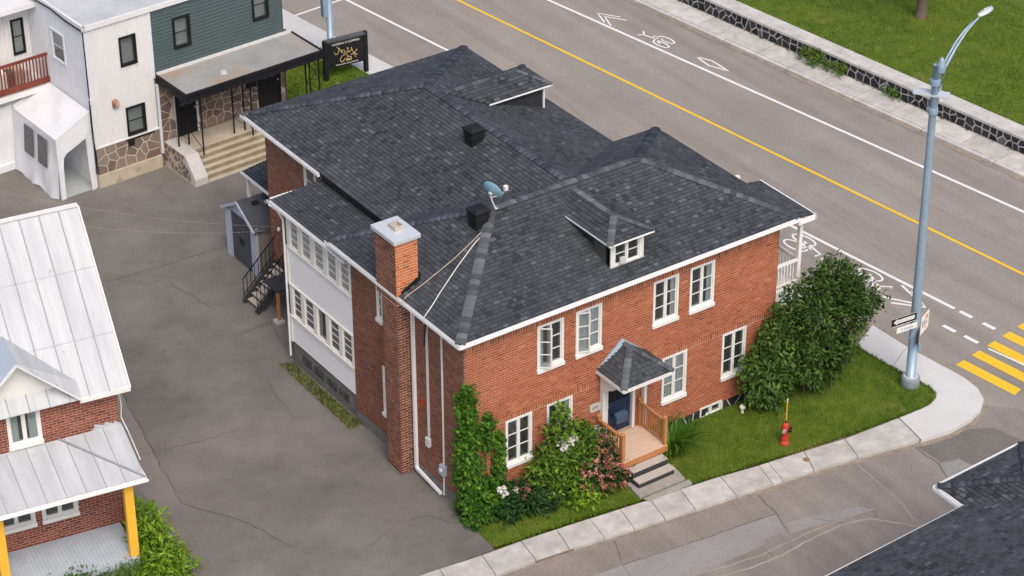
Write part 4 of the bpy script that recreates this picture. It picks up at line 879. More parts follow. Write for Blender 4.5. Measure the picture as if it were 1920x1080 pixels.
sd.build('clapboards', mat('white_clapboard', (.84,.84,.83,1), (.88,.88,.87,1), .6, 2, wear=((.42,.41,.4,1), 3.2, .70, .03)), sunroom, kind='stuff')
tr = MB(); 
for k in range(6): 
    a = .0+k*.755 if k < 5 else sun_l-.09
    for q0, q1 in ((lo0,lo1),(up0,up1)): tr.fb(F_, a, a+(.20 if 0 < k < 5 else .25 if k == 0 else .08), -.10, .03, q0, q1)
tr.fb(F_, -.02, .08, -.12, .03, .88, 5.86); tr.fb(F_, 0.08, sun_l, -.1, .06, lo0-.09, lo0-.001); tr.fb(F_, .08, sun_l, -.1, .05, up0-.07, up0-.001); tr.fb(F_, .08, sun_l, -.1, .04, lo1+.001, lo1+.05)
tr.build('trim', M_cream, sunroom)
for k in range(5):
    for j, (q0, q1) in enumerate(((lo0,lo1),(up0,up1))):
        a0 = .25 if k == 0 else k*.755+.20; a1 = (k+1)*.755 if k < 4 else sun_l-.09
        window(sunroom, F_, a0, a1, q0, q1, 1, 4 if j == 0 and k != 2 else (1 if j == 0 else 4), False, M_cream, jw=.02, name='window', recess=.05, sw=.022, gm=(M_reflect if j == 1 else M_reflect2) if not (j == 0 and k == 2) else None, interior=False, curtain=(3 if (j == 1) else 1) if k != 2 or j == 1 else 2)
MB().box(.5,.55,6.2,9.8,.9,5.8).build('inner_wall', mat('sunroom_inside', (.30,.295,.285,1), (.38,.37,.36,1), .9, 2), sunroom)
MB().fb(F_, 0, sun_l, -.12, -.06, -.02, .88).build('foundation', MATS['dark_foundation'], sunroom)
for a in (.5, 1.25, 2.0, 2.75): MB().fb(F_, a, a+.6, -.06, -.045, .30, .58).build('basement_pane', M_vinyl, sunroom)
spl = [(-.22,10.42,5.87),(-.22,6.0,5.87),(1.95,6.0,5.995),(1.95,10.42,5.995)]
MB().add([Vector(p)-Vector((0,0,.012)) for p in spl], [(0,1,2,3)]).add([(p[0],p[1],p[2]-.09) for p in spl], [(3,2,1,0)]).build('sunroom_roof', M_roofbase, sunroom)
lay_tabs(plane_tabs(spl, 91), sunroom, 0)
gutter([(-.22,10.42),(-.22,6.0)], 5.88, sunroom, h=.10, w=.08)
MB().fb(((-.22,10.42,0),(1,0,0),(0,1,0)), 0, 2.1, -.02, .01, 5.76, 5.93).build('rake_board', M_gutter, sunroom)
MB().tube([(-.30,10.36,5.76),(-.15,10.1,5.6),(-.05,9.97,5.3),(-.05,9.97,.3)], .035, 6).build('downspout', M_gutter, sunroom)
# rear canopy
cpl = [(2.40,17.1,3.02),(2.40,15.2,3.02),(5.5,15.2,3.45),(5.5,17.1,3.45)]
MB().add(cpl, [(0,1,2,3)]).add([(p[0],p[1],p[2]-.1) for p in cpl], [(3,2,1,0)]).add([(5.5,14.4,3.45),(5.5,15.2,3.45),(2.4,15.2,3.02),(2.4,14.4,3.02)], [(0,3,2,1)]).build('rear_canopy', M_roofbase, house)
lay_tabs(plane_tabs([(p[0],p[1],p[2]+.012) for p in cpl], 95), house, 0); gutter([(2.40,17.1),(2.40,15.2)], 3.03, house, h=.08, w=.06); MB().bar((2.4,17.12,2.98),(5.5,17.12,3.41),.03,.1).build('rake_board', M_gutter, house)
for y in (15.3, 17.0): MB().box(2.5,2.6,y-.05,y+.05,0,2.98).build('canopy_post', M_cream, house)
# rear stair
stair = thing('rear_stair', 'black iron stair with wooden treads behind the white sunroom', 'stair', (0,0,0))
for k in range(7): MB().box(.62+k*.17,.62+k*.17+.21,13.15,13.95,.14+k*.165,.18+k*.165).build('tread', M_oldw, stair)
for y in (13.12,13.98): MB().bar((.5,y,.06),(1.75,y,1.25),.04,.24).build('stringer', M_darkw, stair)
MB().box(.8,1.88,12.2,13.1,1.18,1.26).box(1.72,1.88,13.1,14.0,1.18,1.26).build('landing', M_darkw, stair)
MB().box(.82,.91,12.25,12.34,.0,1.18).build('post', M_cedar, stair); MB().box(.7,1.0,12.15,12.45,.0,.1).build('footing', M_conc, stair)
for y in (13.10,14.0):
    rm_ = MB(); rm_.bar((.52,y,.95),(1.8,y,2.15),.03); rm_.bar((.52,y,.35),(1.8,y,1.55),.025)
    for k in range(9): x = .52+k*.15; zz = .0+k*.14; rm_.bar((x,y,max(0,zz+.0)),(x,y,zz+.95),.018)
    rm_.build('railing', M_black, stair)
# portico
port = MB(); port.box(4.80,4.90,-.16,-.02,1.9,3.3).box(6.36,6.46,-.16,-.02,.75,3.3).box(4.80,4.90,-.16,-.02,1.45,1.9)
for x in (4.80, 6.36): port.prism([(x,-.16,2.55),(x,-.30,2.62),(x,-.42,2.78),(x,-.62,2.86),(x,-.75,3.02),(x,-1.12,3.10),(x,-1.22,3.28),(x,-.16,3.28)], (.1,0,0))
portico = port.build('portico', M_white, house)
pe = 3.34; A,B,C_,E_ = (4.66,-1.34,pe),(6.50,-1.34,pe),(5.58,-.40,4.02),(5.58,0,4.02); PL, PR = (4.66,-.0,pe),(6.50,-.0,pe)
ppl = [[A,B,C_],[PL,A,C_,E_],[B,PR,E_,C_]]; mb = MB()
for P in ppl: mb.add([Vector(p)-Vector((0,0,.012)) for p in P], [tuple(range(len(P)))])
mb.add([Vector(p)-Vector((0,0,.06)) for p in (A,B,PR,PL)], [(3,2,1,0)]); mb.build('portico_roof', M_roofbase, portico)
t = []
for i, P in enumerate(ppl): t += plane_tabs(P, 101+i, exp=.14)
lay_tabs(t, portico, 0); n = [plane_n(P) for P in ppl]
cap_line(portico, A, C_, n[0], n[1], .18, .12, 11); cap_line(portico, B, C_, n[2], n[0], .18, .12, 12); cap_line(portico, C_, E_, n[2], n[1], .18, .12, 13)
mb = MB()
for a, b in ((A,B),(PL,A),(B,PR)): mb.bar(Vector(a)-Vector((0,0,.06)), Vector(b)-Vector((0,0,.06)), .05, .11)
mb.build('portico_fascia', M_white, portico)
mb = MB(); mb.prism([(4.72,-.012,3.40),(5.58,-.012,4.12),(5.58,-.012,3.98),(4.82,-.012,3.34)], (0,-.03,0)).prism([(6.44,-.012,3.40),(5.58,-.012,4.12),(5.58,-.012,3.98),(6.34,-.012,3.34)], (0,-.03,0)); mb.add([(4.72,-.045,3.40),(5.58,-.045,4.12),(5.58,-.16,4.06),(4.74,-.16,3.37)], [(0,1,2,3)]).add([(6.44,-.045,3.40),(6.42,-.16,3.37),(5.58,-.16,4.06),(5.58,-.045,4.12)], [(0,1,2,3)])
mb.build('wall_flashing', M_flash, portico)
# front door
MB().fb(FR, 5.0, 5.10, -.2, .03, .75, 2.95).fb(FR, 6.02, 6.12, -.2, .03, .75, 2.95).fb(FR, 5.1, 6.02, -.2, .03, 2.85, 2.95).build('door_frame', M_white, house)
door = MB().fb(FR, 5.1, 6.02, -.16, -.11, .76, 2.85).build('door', M_navy, house)
dd = MB()
for a0, a1, b0, b1 in ((5.1,5.2,.76,2.85),(5.92,6.02,.76,2.85),(5.2,5.92,2.72,2.85),(5.2,5.92,1.72,1.86),(5.2,5.92,.76,.98),(5.2,5.92,1.28,1.38)): dd.fb(FR, a0, a1, -.11, -.085, b0, b1)
for k in (1,2): dd.fb(FR, 5.2+.24*k-.012, 5.2+.24*k+.012, -.11, -.09, 1.86, 2.72)
dd.fb(FR, 5.2, 5.92, -.11, -.092, 2.28, 2.30); dd.build('door_stiles', M_navy, door)
for i in range(3):
    for j in range(2): MB().fb(FR, 5.215+.24*i, 5.425+.24*i, -.109, -.105, 1.87+.43*j, 2.27+.43*j).build('door_pane', M_black, door)
MB().prism([(5.33,-.09+.11,1.22),(5.33,-.09-.08,1.20),(5.33,-.17,1.42),(5.33,-.05,1.52),(5.33,.02,1.52)], (.44,0,0)).build('mail_box', M_mailb, door)
MB().lathe([(.03,0),(.03,.05)], (5.15,.06,1.75), 10).build('door_knob', M_conduit, door)
# plaque
plq = MB(); vs = []
for k in range(24):
    t_ = 6.2832*k/24; vs.append((4.62+.2*max(-1,min(1,1.25*math.cos(t_))), -.012, 2.03+.14*max(-1,min(1,1.2*math.sin(t_)))))
plq.prism(vs, (0,-.03,0)); plq = plq.build('number_plaque', mat('plaque_stone', (.48,.46,.40,1), (.56,.54,.48,1), .8, 9), house)
text_mesh('641', .16, plq, Matrix.Translation((4.62,-.046,2.03)) @ Matrix.Rotation(R(90), 4, 'X'), MATS['dark_foundation'])
# front porch deck
deck = thing('porch_deck', 'small new wooden porch deck with orange stained railings at the front door', 'porch')
for k in range(9): MB().box(4.66,6.32,-1.38+k*.151,-1.38+k*.151+.143,.71,.75).build('deck_board', M_deckw, deck)
MB().box(4.66,6.32,-1.40,-1.383,.55,.745).box(4.64,4.66,-1.40,-.02,.55,.745).box(6.32,6.34,-1.40,-.02,.55,.745).build('rim_board', M_cedar, deck)
MB().box(4.72,6.26,-1.3,-.05,.0,.55).build('skirt', mat('red_skirt', (.20,.05,.035,1), (.27,.08,.055,1), .8, 5), deck)
for x, y in ((4.70,-1.30),(6.28,-1.30),(4.72,-.08),(6.28,-.08)):
    po = MB().box(x-.055,x+.055,y-.055,y+.055,.55,1.72).build('rail_post', M_cedar, deck); MB().lathe([(.095,1.72),(.095,1.745),(.0,1.80)], (x,y,0), 4).build('post_cap', M_cedar, po)
for x in (4.70, 6.28):
    rr = MB().box(x-.045,x+.045,-1.24,-.14,1.58,1.63).box(x-.025,x+.025,-1.24,-.14,.84,.90).build('rail', M_cedar, deck)
    for k in range(9): MB().box(x-.018,x+.018,-1.18+k*.12,-1.145+k*.12,.90,1.58).build('baluster', M_cedar, rr)
fst = thing('front_steps', 'two dark edged wooden steps leading down from the porch deck', 'steps')
for k, (x0, x1, y0, y1, z) in enumerate(((4.82,6.12,-1.68,-1.40,.53),(4.82,6.18,-1.98,-1.68,.31))):
    s_ = MB().box(x0,x1,y0,y1,z-.04,z).build('tread', M_oldw, fst); MB().box(x0+.02,x1-.02,y0+.03,y1,.06,z-.04).build('riser', M_darkw, fst)
M_landing = mat('weathered_landing', (.27,.25,.22,1), (.37,.345,.305,1), .95, 3, .3, 40, wear=((.16,.15,.12,1), 2.5, .58, .1))
land = tag(MB().prism([(4.62,-2.28,.0),(6.30,-2.32,.0),(6.42,-1.55,.0),(4.7,-1.5,.0)], (0,0,.10)).build('stone_landing', M_landing, None, bevel=.02), 'weathered grey landing slab under the front steps', 'slab')
tag(MB().prism([(4.75,-2.52,.0),(6.35,-2.60,.0),(6.42,-2.36,.0),(4.72,-2.33,.0)], (0,0,.04)).build('stone_slab', M_landing, None, bevel=.015), 'narrow grey slab between the landing and the pavement', 'slab')

# ================================================================== SHOP BUILDING (local frame: x along the facade, y back)
shop = thing('shop_building', 'flat roofed building with white and green siding and a stone ground floor', 'building', (.16,23.92,0), R(3))
HT = 6.25
SFR = ((0,0,0),(1,0,0),(0,-1,0)); SLF = ((0,0,0),(0,1,0),(-1,0,0))
core = MB(); core.box(.03,2.6,.16,4.3,0,HT-.05); core.box(2.6,8.12,.16,12,0,HT-.05); core.box(.03,2.6,4.3,12,0,HT-.05); core.box(-14,.03,4.2,12,0,HT-.35)
core.build('wall', mat('sheathing', (.5,.5,.49,1), (.56,.56,.55,1), .8, 2), shop)
up_w, lo_w = (1.30,1.98,4.42,5.58), (1.33,2.11,1.66,2.80)
gws = [(3.50,4.22,4.46,5.70), (6.85,7.55,4.58,5.82)]
# white vertical boards
def vboards(fr, L, z0, z1, holes, m, step=.152):
    k = 0; a = 0
    O, u, n = Vector(fr[0]), Vector(fr[1]), Vector(fr[2])
    while a < L-.02:
        a1 = min(a+step, L); segs = [(z0, z1)]
        for h in holes:
            if h[0] < (a+a1)/2 < h[1]: segs = [s_ for p, q in segs for s_ in ((p, min(q,h[2])), (max(p,h[3]), q)) if s_[1]-s_[0] > .02]
        for p, q in segs:
            z = Vector((0,0,1)); P = lambda x, c, b: O+u*x+n*c+z*b
            sec = [(a,.0),(a+.012,.004),(a+.03,.028),(a1-.02,.028),(a1-.004,.004),(a1,.0)]
            mb = MB(); vs = []
            for b in (p, q): vs += [P(x, c, b) for x, c in sec]
            mb.add(vs, [(i, i+1, 7+i, 6+i) for i in range(5)], rnd.random()); mb.build('siding_board', m, shop)
        a += step
vboards(SFR, 2.6, 1.6, HT, [up_w, lo_w], M_sidew); vboards(((0,4.2,0),(0,-1,0),(-1,0,0)), 4.2, .5, HT, [(4.2-2.45,4.2-1.48,4.3,5.5)], M_sideb)
MB().add([(0,-.002,1.6),(2.6,-.002,1.6),(2.6,-.002,HT),(0,-.002,HT)], [(0,1,2,3)]).build('wall_lining', M_sidew, shop) if False else None
lin = MB()
def lining(mb, fr, L, z0, z1, holes):
    O, u, n = Vector(fr[0]), Vector(fr[1]), Vector(fr[2]); z = Vector((0,0,1)); xs = sorted({0,L}|{h[0] for h in holes}|{h[1] for h in holes}); zs = sorted({z0,z1}|{h[2] for h in holes}|{h[3] for h in holes})
    for i in range(len(xs)-1):
        for j in range(len(zs)-1):
            ca, cb_ = (xs[i]+xs[i+1])/2, (zs[j]+zs[j+1])/2
            if any(h[0] < ca < h[1] and h[2] < cb_ < h[3] for h in holes): continue
            mb.quad(*[O+u*a+z*b-n*.002 for a, b in ((xs[i],zs[j]),(xs[i+1],zs[j]),(xs[i+1],zs[j+1]),(xs[i],zs[j+1]))])
lining(lin, SFR, 2.6, 0, HT, [up_w, lo_w]); lining(lin, ((0,4.2,0),(0,-1,0),(-1,0,0)), 4.2, 0, HT, [(1.75,2.72,4.3,5.5)]); lin.build('wall_lining', M_sidew, shop)
gr = MB(); GF = (Vector((2.6,0,0)),Vector((1,0,0)),Vector((0,-1,0)))
for a0, a1, b0, b1 in ((0,.9,3.7,HT),(1.62,4.25,3.7,HT),(4.95,5.52,3.7,HT),(.9,1.62,3.7,4.46),(.9,1.62,5.70,HT),(4.25,4.95,3.7,4.58),(4.25,4.95,5.82,HT)): clap(gr, GF, a0, a1, b0, b1, .14, .04)
gr.build('green_clapboards', M_green, shop, kind='stuff')
lg = MB(); lining(lg, GF, 5.52, 3.0, HT, [(.9,1.62,4.46,5.70),(4.25,4.95,4.58,5.82)]); lg.build('wall_lining', M_green, shop)
MB().box(8.10,8.14,-.04,12,0,HT).build('side_wall', M_green, shop)
for w in (up_w, lo_w): window(shop, SFR, *w, 1, 1 if w is up_w else 2, False, M_black if w is up_w else M_black, jw=.05, recess=.0, name='window')
MB().fb(SFR, 1.26, 2.02, .0, .05, 4.36, 4.42).build('window_trim', M_sidew, shop)
for w in gws: window(shop, SFR, *w, 1, 2, False, M_black, jw=.06, recess=-.0, name='window')
window(shop, ((0,4.2,0),(0,-1,0),(-1,0,0)), 1.75, 2.72, 4.3, 5.5, 1, 2, False, M_sideb, jw=.07, recess=-.0, name='window')
MB().box(-.03,.07,-.04,.06,.0+1.55,HT).box(2.56,2.64,-.045,-.02,3.6,HT).build('corner_trim', M_sideb, shop)
MB().box(-.05,8.2,-.10,0.0,HT-.02,HT+.16).box(-.08,.02,-.1,12,HT-.02,HT+.16).build('roof_edge', M_sidew, shop)
MB().box(0.02,8.15,.0,12,HT-.04,HT+.06).build('flat_roof', M_memb, shop)
MB().tube([(-.1,.02,HT+.0),(-.1,1.0,HT-.02),(-.09,2.2,HT+.05),(-.09,4,HT-.05)], .03, 6).tube([(-.07,-.06,HT),(-.07,-.06,.6)], .022, 6).tube([(-.1,-.1,3.6),(-.12,-.12,2.4),(-.06,-.12,1.4),(-.03,-.1,.6)], .02, 6).build('cables', M_black, shop)
MB().box(-.1,.02,-.09,.05,3.38,3.62).build('cable_box', M_sideb, shop)
# stone base of the white part
stone_field(shop, ((0,-.02,0),(1,0,0),(0,-1,0)), 2.6, .5, 1.56, .40, M_stoneb, M_mortarb, gap=.028, proud=.022, seed=12)
MB().box(-.02,2.62,-.10,.05,-.02,.5).build('concrete_base', M_pconc, shop, bevel=.02); MB().box(-.02,2.62,-.06,0,1.56,1.61).build('drip_edge', M_sidew, shop)
MB().box(1.30,1.55,-.09,-.02,1.28,1.55).build('foundation_vent', M_black, shop); MB().box(1.25,2.4,-.07,-.02,1.50,1.56).build('window_ledge', M_black, shop)
vb = MB().prism([(.82,-.03,3.0),(.82,-.17,3.02),(.82,-.17,3.22),(.82,-.03,3.28)], (.2,0,0)).build('wall_vent', mat('rust_hood', (.24,.11,.06,1), (.34,.19,.11,1), .7, 6), shop); MB().box(.9,1.04,-.19,-.165,3.05,3.2).build('vent_flap', M_wire, vb)
MB().box(2.62,2.71,-.09,0,.55,3.35).build('downspout', M_sideb, shop)
# stone ground floor behind the porch
dh = [(3.38,4.22,.95,3.0),(6.95,7.82,.95,3.0)]
dhl = [(a-2.72,b-2.72,c,d) for a, b, c, d in dh]
stone_field(shop, ((2.72,0,0),(1,0,0),(0,-1,0)), 5.4, .95, 3.5, .40, M_stoneb, M_mortarb, gap=.028, proud=.02, seed=13, holes=dhl)
for k, (a, b, c, d) in enumerate(dh):
    do_ = MB().fb(SFR, a, b, -.06, .03, c, d).build('door', M_black, shop)
    for j in (0, 1): MB().fb(SFR, a+.14+j*.34, a+.38+j*.34, .03, .036, 2.15, 2.75).build('door_pane', M_vinyl, do_)
    for j in (0, 1):
        for q in (1.1, 1.6): MB().fb(SFR, a+.12+j*.34, a+.40+j*.34, .03, .04, q, q+.38).build('door_panel', M_black, do_)
    MB().lathe([(.03,0),(.03,.05)], (b-.07,-.07,1.95), 8).build('door_knob', M_conduit, do_)
    MB().fb(SFR, b, b+.07, -.02, .05, c, d).fb(SFR, a-.05, a, -.02, .05, c, d).build('door_frame', M_sidew if k == 0 else M_black, shop)
MB().fb(SFR, 6.4, 6.8, .02, .1, 2.0, 2.22).build('letter_box', M_black, shop); MB().fb(SFR, 4.68, 4.8, .02, .16, 2.9, 3.1).build('wall_lamp', M_black, shop)
# canopy
can = MB().box(2.66,8.52,-2.08,-.03,3.56,3.60).box(2.66,8.52,-2.08,-2.02,3.38,3.72).box(2.66,2.72,-2.02,-.03,3.38,3.72).box(8.46,8.52,-2.02,-.03,3.38,3.72).build('canopy', M_black, shop)
MB().box(2.73,8.45,-2.01,-.02,3.602,3.68).build('canopy_roof', M_canopy, can); MB().lathe([(.14,3.68),(.13,3.76),(.0,3.78)], (4.7,-1.35,0), 12).build('roof_drain', M_galv, can)
MB().box(2.7,8.5,-.05,-.022,3.66,3.80).build('canopy_flashing', M_conduit, can)
def lattice_post(x, y, dx, dy, z0=.95, z1=3.4):
    p = MB(); q = ((0,0),(dx,0),(dx,dy)) if dx and dy else ((0,0),(dx/2,dy/2),(dx,dy))
    for a, b in q: p.bar((x+a,y+b,z0),(x+a,y+b,z1),.045)
    for k in range(5):
        za, zb = z0+.2+k*.46, z0+.2+(k+1)*.46
        for (a, b), (c, d) in zip(q[:-1], q[1:]): p.bar((x+a,y+b,za if k%2 else zb),(x+c,y+d,zb if k%2 else za),.018)
    return p.build('lattice_post', M_black, shop)
lattice_post(2.98,-.75,.42,-1.02); lattice_post(5.15,-1.05,.46,-.55, .95); lattice_post(8.0,-1.9,.4,.9, .95)
# porch and steps
MB().box(2.72,8.4,-1.2,-.03,-.02,.95).build('porch_floor', M_pconc, shop, bevel=.02)
for k in range(5): MB().box(3.3,8.0,-1.2-.19*(k+1),-1.2-.19*k+.001,-.02,.95-.18*(k+1)+.0).build('step', M_pconc, shop, bevel=.025); MB().box(3.31,7.99,-1.2-.19*k-.006,-1.2-.19*k-.002,.95-.18*(k+1),.95-.18*k-.035).build('step_riser', mat('dirty_riser', (.22,.17,.095,1), (.34,.285,.19,1), .95, 2.5), shop)
ck = MB().prism([(2.74,-.05,-.02),(2.74,-2.15,-.02),(2.74,-2.15,.28),(2.74,-1.55,1.0),(2.74,-.05,1.0)][::-1], (.55,0,0)).build('cheek_wall', M_mortarw, shop, bevel=.02)
stone_field(ck, ((2.735,-.05,0),(0,-1,0),(-1,0,0)), 2.1, .1, 1.0, .30, M_stoneb, M_mortarw, gap=.045, proud=.02, seed=15, backing=False, clip=lambda a, b: b > 1.0-max(0,(a-1.25))*1.15)
MB().box(7.95,8.4,-2.1,-1.2,0,1.0).build('cheek_wall', M_mortarw, shop)
# back wing with balcony
WF = ((-10,4.2,0),(1,0,0),(0,-1,0))
vboards(WF, 10, 3.0, 5.9, [(7.2,8.1,3.1,5.2),(9.25,9.75,3.9,5.3)], M_sidew)
window(shop, WF, 9.25, 9.75, 3.9, 5.3, 1, 2, False, M_black, jw=.05, recess=0, interior=False); MB().fb(WF, 7.2, 8.1, -.05, .02, 3.1, 5.2).build('balcony_door', M_dark, shop)
MB().box(-14,-.02,3.4,12,5.92,6.1).build('wing_roof', M_sidew, shop)
MB().box(-10,.0,2.9,4.2,2.85,3.05).build('balcony_floor', M_sidew, shop)
rb = MB().box(-10,-.03,2.93,2.99,4.18,4.28).box(-10,-.03,2.93,2.99,3.12,3.34).build('balcony_rail', M_redw, shop)
for k in range(60): MB().box(-.12-k*.13,-.07-k*.13,2.945,2.975,3.34,4.18).build('baluster', M_redw, rb)
cush = thing('garden_swing', 'striped cushions and pale covers lying on the white balcony', 'cushions', (-1.2,27.5,3.05), R(3))
for k in range(5):
    MB().box(-.9+k*.32,-.6+k*.32,-.2,.35,0,.55+.12*(k%2)).build('cushion', (M_curt, M_signw, M_dark, M_wire, M_curt)[k], cush, bevel=.06)
# ---- tents
def tarp(name, label, prof, y0, y1, wallx, loc, rot, opening=True):
    t = thing(name, label, 'tent', loc, rot); return t
tent = thing('tarp_shelter', 'white tarp shelter with two clear windows against the siding wall', 'tent', (.16,23.92,0), R(3))
Tm = MB(); xa, xb = -1.50, -.08; ya, yb = .02, 3.15; ea, eb_ = 2.42, 3.10
def sag(p, k): return p
def grid(mb, A, B, C, D, nu, nv, amp, seed):
    """wrinkled sheet A-B-C-D"""
    r = random.Random(seed); A, B, C, D = map(Vector, (A,B,C,D)); n = (B-A).cross(D-A).normalized(); vs = []
    for j in range(nv+1):
        for i in range(nu+1):
            u, v = i/nu, j/nv; p = (A*(1-u)+B*u)*(1-v)+(D*(1-u)+C*u)*v; w = 4*u*(1-u)*v*(1-v)
            vs.append(p+n*(-amp*w*1.2+.35*amp*(math.sin(7*u+5*v+seed)+math.sin(11*v-6*u+seed*2)+r.uniform(-.6,.6))*min(1,w*4)))
    fs = [(j*(nu+1)+i, j*(nu+1)+i+1, (j+1)*(nu+1)+i+1, (j+1)*(nu+1)+i) for j in range(nv) for i in range(nu)]
    mb.add(vs, fs)
rf_ = MB(); grid(rf_, (xa,ya,ea), (xb,ya,eb_), (xb,yb,eb_), (xa,yb,ea), 16, 20, .10, 1); rf_.build('tarp_roof', M_tarp, tent, True)
sd_ = MB(); vs = []; NU, NV = 40, 18
for j in range(NV+1):
    for i in range(NU+1):
        u, v = i/NU, j/NV; y = yb+(ya-yb)*u; z = .02+(ea-.02)*v
        off = .20*(1-v)**2+.05*math.sin(math.pi*v)*math.sin(math.pi*u)+.028*(1-.6*v)*math.sin(17*u+2.5*v)+.018*math.sin(31*u-6*v)*(1-v)+.015*math.sin(9*v+5*u)
        vs.append((xa-off-.01, y-.06*(1-v)*u, z+(.05*math.sin(14*u) if j == 0 else 0)))
sd_.add(vs, [(j*(NU+1)+i, j*(NU+1)+i+1, (j+1)*(NU+1)+i+1, (j+1)*(NU+1)+i) for j in range(NV) for i in range(NU)]); sd_.build('tarp_side', M_tarp, tent, True)
fr_ = MB(); arch = [(xa+.16,.0),(xa+.17,1.3),(xa+.22,1.62),(xa+.36,1.80),(xa+.6,1.88),(xb-.28,2.14),(xb-.26,1.2),(xb-.22,.0)]
outl = [(xa,0),(xa,1.3),(xa,1.9),(xa,ea),(xa+.5,ea+.24),(xb,eb_),(xb,1.2),(xb,0)]
fr_.add([(x,ya-.01,z) for x, z in outl]+[(x,ya-.03-.02*(i%2),z) for i, (x, z) in enumerate(arch)], [(i,8+i,9+i,i+1) for i in range(7)]); fr_.build('tarp_front', M_tarp, tent)
MB().bar((xa,ya,0),(xa,ya,ea),.05).bar((xa,yb,0),(xa,yb,ea),.05).bar((xa,ya,ea),(xb,ya,eb_),.05).bar((xa,ya,ea),(xa,yb,ea),.05).build('frame_pole', M_tarp, tent)
for y0 in (.55, 1.55): 
    MB().prism([(xa-.20,y0,1.12),(xa-.20,y0+.68,1.12),(xa-.10,y0+.68,2.22),(xa-.10,y0,2.22)], (.012,0,0)).build('clear_window', M_vinyl, tent)
MB().box(xa,.0,ya+.02,yb,-.0,.012).build('tarp_floor', mat('tent_floor', (.34,.37,.37,1), (.4,.43,.43,1), .7, 1), tent); MB().box(-.06,-.03,.05,4,0.0,.5).build('inner_kerb', M_sideb, tent)
tent2 = thing('tarp_shelter', 'long white tarp shelter under the white balcony beside the windowed one', 'tent', (.16,23.92,0), R(3))
t2 = MB(); grid(t2, (-9,3.2,2.30), (-.06,3.2,2.62), (-.06,4.15,2.80), (-9,4.15,2.80), 30, 6, .05, 3); t2.build('tarp_roof', M_tarp, tent2, True)
t2 = MB(); grid(t2, (-9,3.2,.25), (xa,3.2,.25), (xa,3.2,2.56), (-9,3.2,2.3), 40, 14, .12, 4); t2.build('tarp_side', M_tarp, tent2, True)
MB().tube([(xa,3.17,2.5),(-.8,3.18,2.68),(-.08,3.2,2.9)], .07, 8).build('tarp_roll', M_tarp, tent2)
MB().box(-9,-1.5,3.12,3.28,0,.28).build('timber_sill', M_sideb, tent2)
# ---- shop sign
sg = thing('shop_sign', 'black two post sign board with gold script lettering on the grass', 'sign', (11.27,26.47,0), R(-5))
MB().box(-.09,.09,-.09,.09,0,1.72).build('post', M_black, sg, bevel=.02); MB().box(1.66,1.82,-.09,.09,0,1.74).build('post', M_black, sg, bevel=.02)
MB().box(.09,1.66,-.055,.055,.50,1.62).build('board', M_black, sg); MB().box(-.02,1.75,-.09,.09,1.62,1.73).build('top_rail', mat('sign_rail', (.07,.075,.085,1), (.1,.105,.115,1), .5, 5), sg)
MX = lambda x, z: Matrix.Translation((x,-.062,z)) @ Matrix.Rotation(R(90), 4, 'X')
text_mesh('VAISSEAU O SOMMEIL', .125, sg, MX(.88,1.49), M_signw); text_mesh('Preausicatica tempusatiment', .085, sg, MX(.90,.60), M_signw)
bl = lambda x, y: (.10+(x-195)/(825-195)*1.54, .50+1.12*(1-((y-(330-(x-195)*.35))/(530)))) 
strokes = [[(350,380),(390,440),(360,530),(320,550),(300,500)],[(385,400),(410,470),(440,500),(430,440),(470,470)],[(470,430),(500,480),(460,520)],[(520,400),(550,390),(545,440),(520,480),(570,470),(610,420),(605,370)],[(610,400),(640,480),(680,570)],[(710,400),(650,490),(590,520)],[(650,490),(710,515)],
           [(500,530),(440,560),(400,640),(420,695),(460,660),(500,600)],[(520,500),(540,600),(500,640),(600,600),(590,550)],[(540,560),(600,570),(600,620),(510,655)]]
sm = MB()
for s_ in strokes:
    for a, b in zip(s_[:-1], s_[1:]):
        (x0,z0), (x1,z1) = bl(*a), bl(*b); sm.bar((x0,-.064,z0),(x1,-.064,z1),.02,.010, up=(0,1,0))
sm.build('script_logo', M_gold, sg)
pole = thing('steel_pole', 'blue grey steel pole with a dark box behind the shop sign', 'pole', (12.45,28.05,0))
MB().tube([(0,0,0),(0,0,9)], [.14,.1], 14).build('shaft', M_steel, pole, True); MB().box(-.32,-.14,-.12,.12,1.9,2.9).build('box', M_steel, pole, bevel=.03)

# ================================================================== NEIGHBOUR HOUSE (lower left)
nb = thing('neighbour_house', 'red brick house with white metal roof and yellow porch posts', 'house', (-8.66,4.36,0), R(-9.5))
NF = ((0,0,0),(1,0,0),(0,-1,0))
nw_up = (-3.12,-2.18,4.30,5.72); nlo = [(-2.47,-1.43,1.60,3.0),(-3.75,-2.66,1.60,3.0)]
NFo = ((-7.5,0,0),(1,0,0),(0,-1,0)); sh = lambda w: (w[0]+7.5, w[1]+7.5, w[2], w[3])
brick_wall(nb, NFo, 7.5, .95, 5.75, [sh(nw_up)]+[sh(w) for w in nlo], 0, M_brick if False else mat('neighbour_brick', (.24,.06,.035,1), None, .9, 14, .4, 90, tone=[(.12,.03,.02,1),(.19,.046,.026,1),(.27,.068,.035,1),(.34,.11,.06,1)]), mat('pale_joint', (.46,.40,.35,1), (.36,.29,.25,1), .95, 9), seed=21, pitch=.085, bl=.235, clip=lambda a, b: b > 5.7)
MB().box(-7.5,-.01,.9,7.0,0,5.75).box(-7.5,-.005,.3,.9,0,.95).build('wall', M_btex, nb)
window(nb, NF, *nw_up, 2, 1, True, M_white, jw=.08, curtain=2)
for w in nlo: window(nb, NF, *w, 2, 1, True, M_white, jw=.09, curtain=0, gm=None)
